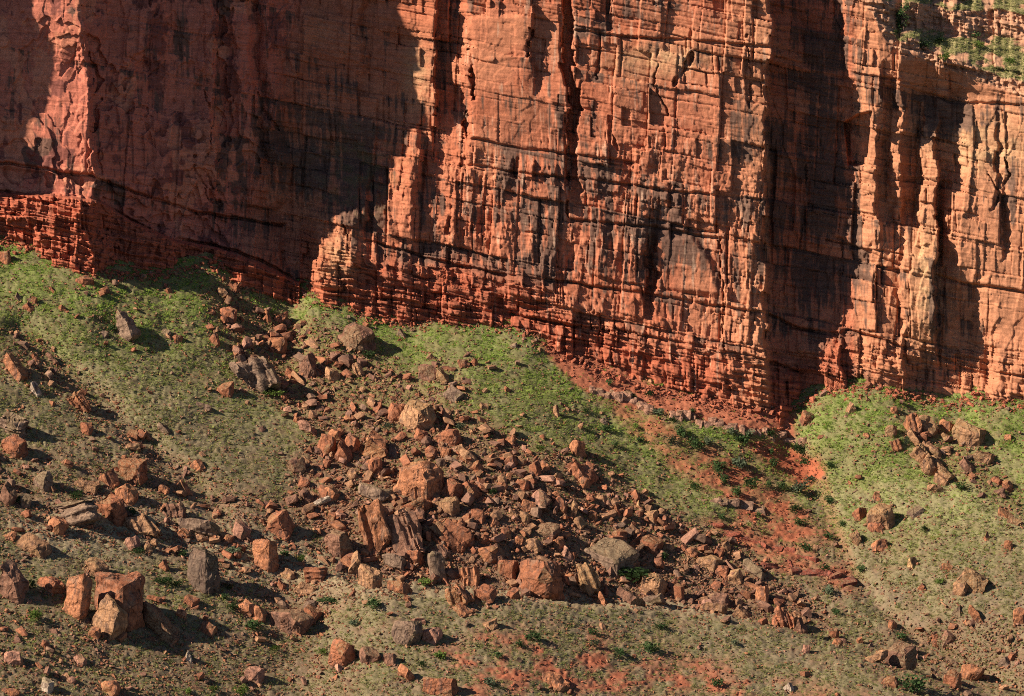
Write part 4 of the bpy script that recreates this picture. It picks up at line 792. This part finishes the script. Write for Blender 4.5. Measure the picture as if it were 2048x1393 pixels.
# stones lying against the boulders and along the foot of the wall
hu, hv, hs = [], [], []
for r_ in ROCKS:
    k_ = int(6 + r_[2] / 4); hu += list(r_[0] + R.normal(0, .5, k_) * r_[2]); hv += list(r_[1] + np.abs(R.normal(0, 3.5, k_)) - 2); hs += list(R.uniform(1.8, 3 + r_[2] * .07, k_))
fu_ = R.uniform(-40, 2090, 3600); hu += list(fu_); hv += list(vbase(fu_) - 14 + np.abs(R.normal(0, 11, 3600))); hs += list(2.6 * (1 - R.random(3600) * .93) ** -.55)
hu, hv, hs = np.array(hu), np.array(hv), np.array(hs)
u = np.concatenate([u, hu]); v = np.concatenate([v, hv]); sp = np.concatenate([sp, hs]); rub = np.concatenate([rub, hu * 0 + .5]); red = np.concatenate([red, np.where(hv < vbase(hu) + 40, 1., 0.)])
yg = ground(u, v); p = P(u, v, yg); p[:, 2] -= .2 * sp * S
pal = np.array([RC[k] for k in 'orrrtttdpgd'])[R.integers(0, 11, len(u))] * R.uniform(.6, 1.1, (len(u), 1))
pal = .7 * pal + .3 * np.array([.27, .13, .08]) * R.uniform(.7, 1.1, (len(u), 1))
pal = np.where((red > .5)[:, None], np.array([.36, .11, .06]) * R.uniform(.7, 1.2, (len(u), 1)), pal)
s3 = (sp * S)[:, None] * np.stack([R.uniform(.6, 1.8, len(u)), R.uniform(.6, 1.3, len(u)), R.uniform(.4, 1.15, len(u))], -1)
scatter('rubble', 'small broken rocks strewn over the slope between the boulders', p, np.stack([R.uniform(-.8, .8, len(u)), R.uniform(-.8, .8, len(u)), R.uniform(0, 6.28, len(u))], -1), s3, pal, R.integers(0, 16, len(u)), cr, 'rubble')
# rubble shed on the cliff's ledges and foot is part of the wall mesh
cg = bpy.data.collections.new('grass_prototypes')
for k in range(6):
    vs, fs = [], []
    for b in range(13):
        a = R.uniform(0, 6.28); r = R.uniform(0, .28); lean = R.uniform(.1, .5); h = R.uniform(.35, 1) * .8; wv = .07
        x, y = r * math.cos(a), r * math.sin(a); q = R.uniform(0, 6.28)
        i = len(vs); vs += [(x - wv * math.cos(q), y - wv * math.sin(q), -.1), (x + wv * math.cos(q), y + wv * math.sin(q), -.1), (x + lean * math.cos(a) + .04, y + lean * math.sin(a), h)]
        fs.append((i, i + 1, i + 2))
    me = bpy.data.meshes.new('tuft'); me.from_pydata(vs, [], fs); me.materials.append(MAT_GRASS)
    o = bpy.data.objects.new('grass_tuft_%02d' % k, me); cg.objects.link(o)
u, v = sample(400000)
rub, red, green, dry, veg = cover(u, v)
keep = R.random(len(u)) < np.maximum(veg, .18 * (1 - red)) * (1 - .8 * sstep(.45, .8, red)) * (.55 + .25 * green) * (1 - .2 * dry)
u, v, green, dry, rub = u[keep], v[keep], green[keep], dry[keep], rub[keep]
p = P(u, v, ground(u, v))
sp = R.uniform(2.2, 5.2, len(u)) * (1 + .9 * (R.random(len(u)) > .96)) * S
g1 = np.array([.29, .355, .085]); g2 = np.array([.275, .265, .105]); g3 = np.array([.40, .335, .205]); g4 = np.array([.125, .15, .065])
mixg = np.clip(green + R.normal(0, .2, len(u)), 0, 1)[:, None]
tone = g2 * (1 - mixg) + g1 * mixg
lush = np.exp(-(np.maximum(v - vbase(u), 0) / 105) ** 2)[:, None] * .95; tone = tone * (1 - lush) + np.array([.255, .36, .07]) * lush
tone = np.where((R.random(len(u)) < .1)[:, None], g4, tone); tone = np.where((R.random(len(u)) < .12 * (1 - lush[:, 0]))[:, None], np.array([.22, .16, .10]), tone); tone = np.where((R.random(len(u)) < .05 + .85 * dry)[:, None], g3, tone)
tone = tone * R.uniform(.78, 1.2, (len(u), 1)) * (1 + .3 * fbm(u / 40, v / 26, 531, 3))[:, None]
# terraces above the rim
ut = R.uniform(1740, 2100, 24000); vt = R.uniform(-30, 215, 24000); yt, _, gt = cliff(ut, vt); kt = R.random(24000) < gt * .8
pt = P(ut[kt], vt[kt], yt[kt]); tt_ = np.array([.32, .32, .13]) * R.uniform(.7, 1.2, (kt.sum(), 1))
p = np.vstack([p, pt]); tone = np.vstack([tone, tt_]); sp = np.concatenate([sp, R.uniform(2.4, 5, kt.sum()) * S])
s3 = sp[:, None] * np.stack([R.uniform(1, 1.5, len(sp)), R.uniform(1, 1.5, len(sp)), R.uniform(.6, 1.1, len(sp))], -1)
scatter('grass', 'green and dry grass tufts covering the slope', p, np.stack([R.uniform(-.2, .2, len(sp)), R.uniform(-.2, .2, len(sp)), R.uniform(0, 6.28, len(sp))], -1), s3, tone, R.integers(0, 6, len(sp)), cg, 'grass')

# ------------------------------------------------------------------ shrubs
def shrub_mesh(seed, n=210):
    rg = random.Random(seed); vs, fs = [], []
    lobes = [(rg.uniform(-.32, .32), rg.uniform(-.3, .3), rg.uniform(.25, .62), rg.uniform(.2, .36)) for _ in range(8)]
    for k in range(n):
        lx, ly, lz, lr = rg.choice(lobes); d = Vector((rg.gauss(0, 1), rg.gauss(0, 1), rg.gauss(0, .9))).normalized() * lr * rg.uniform(.5, 1.05)
        c = Vector((lx, ly, lz)) + d; c.z = max(c.z, .02); a = Vector((rg.gauss(0, 1), rg.gauss(0, 1), rg.gauss(0, 1))).normalized(); b = a.orthogonal().normalized(); e = rg.uniform(.05, .1)
        i = len(vs); vs += [c + a * e, c + b * e * .7, c - a * e, c - b * e * .7]; fs.append((i, i + 1, i + 2, i + 3))
    for k in range(6):
        a = rg.uniform(0, 6.28); i = len(vs); tip = Vector((.3 * math.cos(a), .3 * math.sin(a), .5))
        vs += [(-.02, 0, -.15), (.02, 0, -.15), tip, (0, .03, -.15)]; fs += [(i, i + 1, i + 2), (i + 1, i + 3, i + 2)]
    me = bpy.data.meshes.new('shrub'); me.from_pydata([tuple(q) for q in vs], [], fs); me.materials.append(MAT_LEAF); return me
SM = [shrub_mesh(k) for k in range(7)]
ST = [(.05, .085, .03), (.10, .125, .075), (.12, .18, .04)]
SN = ['dark green', 'grey-green', 'bright green']
SH = {5: [(1725,990,45,30,0),(1500,925,40,22,0),(1620,1000,50,30,0),(1370,1080,40,25,0),(1490,1180,60,38,0),(1530,1270,40,40,0),(1675,1245,35,35,0),(1645,1170,30,25,2),(1840,1250,60,50,1),(1900,1220,60,60,0),(1770,1090,60,40,1),(1855,1135,40,30,0),(160,770,60,40,0),(1115,1290,40,25,2),(270,1170,60,40,1),(660,1170,60,40,1)],
 6: [(100,1085,40,25,0),(320,1200,50,40,1),(425,1215,60,50,1),(550,1215,70,50,0),(380,1255,70,60,0),(120,1290,70,70,0),(195,1260,50,50,1),(360,1390,80,70,1),(250,1393,70,50,0),(705,1330,60,90,0),(735,1370,60,50,0),(540,1310,40,30,0),(865,1385,40,30,0),(560,1385,50,60,0),(750,1115,50,40,0),(1295,1260,40,50,1),(30,1200,50,60,0)],
 9: [(120,245,60,45,0),(345,285,60,60,0),(245,165,50,50,0),(285,210,50,50,0),(365,130,80,60,1),(430,235,70,60,0),(600,240,50,45,0),(525,230,40,40,0),(710,275,85,85,1),(765,205,60,40,1),(870,325,50,50,0),(680,370,70,50,0),(700,440,60,40,0),(730,590,60,50,0),(855,825,70,50,1),(905,940,50,40,0),(850,700,50,40,0),(1600,245,60,50,0),(1395,475,40,30,0),(1265,1080,60,40,0),(240,1340,60,50,0),(1330,1365,130,90,0),(860,520,50,40,0),(930,450,40,30,0),(1040,700,50,40,0),(470,400,40,40,0),(265,410,40,30,0),(1480,770,40,25,2),(340,1110,40,30,1)],
 8: [(1630,755,150,90,0),(185,915,70,70,0),(470,780,70,50,2),(1075,1085,70,55,0),(1735,1150,80,60,0),(1550,1170,70,50,0),(1005,1120,60,40,0),(560,1190,60,50,2),(460,1235,50,40,0),(1410,1050,50,40,0),(855,270,40,35,0),(1805,635,40,45,0),(75,1000,40,30,1),(1790,1020,60,40,0),(1415,1120,60,50,1),(880,1185,50,40,0),(840,1340,60,50,1)],
 7: [(200,975,70,75,2),(425,300,80,50,0),(720,390,70,50,0),(765,605,60,40,0),(905,765,90,40,0),(990,785,60,30,0),(1275,800,60,40,0),(1300,925,60,60,0),(1410,1020,90,50,0),(175,800,50,60,0),(1020,615,40,35,0),(1045,1385,50,40,2),(1535,1145,50,35,2),(1340,1390,80,60,2),(1820,875,80,35,0),(1675,645,40,25,2),(1300,600,80,40,1),(95,310,50,40,0),(1190,1370,50,40,2),(1800,1165,50,40,2),(1255,855,40,25,0),(1585,615,40,30,0)],
 4: [(1525,985,110,36,2),(630,620,50,40,0)],
 3: [(1390,280,60,50,0),(1690,215,60,40,0),(1480,250,60,40,0),(1500,340,60,40,2),(1240,200,45,32,0),(1700,270,60,36,2),(1870,360,50,30,2)]}
LAND2 = LAND + [(1605, 845, 'the foot of the dark recess'), (1600, 920, 'the bare red patch in the gully'), (1470, 862, 'the long pinkish ledge'), (1240, 800, 'the short pinkish ledge'), (1450, 1010, 'the low brown ledge'), (1690, 1165, 'the lower dark red ledge'), (1500, 1075, 'the upper dark red ledge'),
                (1350, 1330, 'the red soil patch at the bottom'), (1300, 1215, 'the tan grassy bench'), (1650, 960, 'the gully bed'), (1800, 60, 'the small tree on the rim'), (1990, 60, 'the rock band at the upper right')]
TREE_UV = px(3, 1278, 172)
k = 0
for rgn, lst in SH.items():
    for (X, Y, W, H, tn) in lst:
        u, v = px(rgn, X, Y); rg = random.Random(k + 50)
        yg = float((cliff if rgn == 3 else lambda a, b: (ground(a, b),))(np.array([u]), np.array([v]))[0][0])
        p = P(u, v, yg); sc = S * (yg + D) / D
        o = bpy.data.objects.new('shrub', SM[k % 7]); COL.objects.link(o)
        o.location = p; o.rotation_euler = (0, 0, rg.uniform(0, 6.28)); o.scale = (W / ZF * sc * 1.25, W / ZF * sc * 1.1, max(H, 38) / ZF * sc * 1.25)
        o.color = (*(np.array(ST[tn]) * rg.uniform(.8, 1.2)), 1)
        lb = where(u, v - H / ZF / 2, '%s %s shrub' % ('wide' if W > 78 else 'small' if W < 46 else 'round', SN[tn]), LAND2); TAKEN.add(lb)
        o['label'] = lb; o['category'] = 'shrub'; o['group'] = 'shrubs on the slope and ledges'; k += 1
# the little tree on the rim
u, v = TREE_UV; yg = float(cliff(np.array([u]), np.array([v]))[0][0]); p = P(u, v, yg); sc = S * (yg + D) / D
tr = bpy.data.objects.new('juniper_tree', None); COL.objects.link(tr); tr.location = p
tr['label'] = 'small dark green tree on the rocky rim at the upper right'; tr['category'] = 'tree'
def tree_mesh():
    rg = random.Random(3); vs, fs = [], []
    h = 150 / ZF * sc; wd = 95 / ZF * sc
    lobes = [(rg.uniform(-.3, .3) * wd, rg.uniform(-.3, .3) * wd, h * z, wd * rg.uniform(.16, .3) * (1.2 - .5 * z)) for z in (.15, .22, .3, .36, .44, .5, .56, .62, .7, .78, .85, .92)]
    for k in range(900):
        lx, ly, lz, lr = rg.choice(lobes); d = Vector((rg.gauss(0, 1), rg.gauss(0, 1), rg.gauss(0, 1))).normalized() * lr * rg.uniform(.4, 1.1)
        c = Vector((lx, ly, lz)) + d; a = Vector((rg.gauss(0, 1), rg.gauss(0, 1), rg.gauss(0, 1))).normalized(); b = a.orthogonal().normalized(); e = rg.uniform(.06, .13)
        i = len(vs); vs += [c + a * e, c + b * e * .7, c - a * e, c - b * e * .7]; fs.append((i, i + 1, i + 2, i + 3))
    me = bpy.data.meshes.new('crown'); me.from_pydata([tuple(q) for q in vs], [], fs); me.materials.append(MAT_LEAF); return me, h, lobes
me, h, lobes = tree_mesh()
cw = bpy.data.objects.new('crown', me); COL.objects.link(cw); cw.parent = tr; cw.color = (.06, .105, .035, 1)
bm = bmesh.new()
def limb(a, b, r0, r1):
    a = Vector(a); b = Vector(b); d = (b - a).normalized(); x = d.orthogonal().normalized(); y = d.cross(x)
    A = [bm.verts.new(a + (x * math.cos(q) + y * math.sin(q)) * r0) for q in np.arange(6) * math.pi / 3]
    Bv = [bm.verts.new(b + (x * math.cos(q) + y * math.sin(q)) * r1) for q in np.arange(6) * math.pi / 3]
    for k in range(6): bm.faces.new((A[k], A[(k + 1) % 6], Bv[(k + 1) % 6], Bv[k]))
limb((0, 0, -.5), (.1, 0, h * .45), .13, .09); limb((.1, 0, h * .45), (-.05, .1, h * .9), .09, .03)
for q in lobes[2:10]: limb((.08, 0, q[2] * .7), (q[0], q[1], q[2]), .05, .02)
me = bpy.data.meshes.new('trunk'); bm.to_mesh(me); bm.free(); me.materials.append(MAT_FRESH)
tk = bpy.data.objects.new('trunk', me); COL.objects.link(tk); tk.parent = tr; tk.color = (.16, .11, .08, 1)
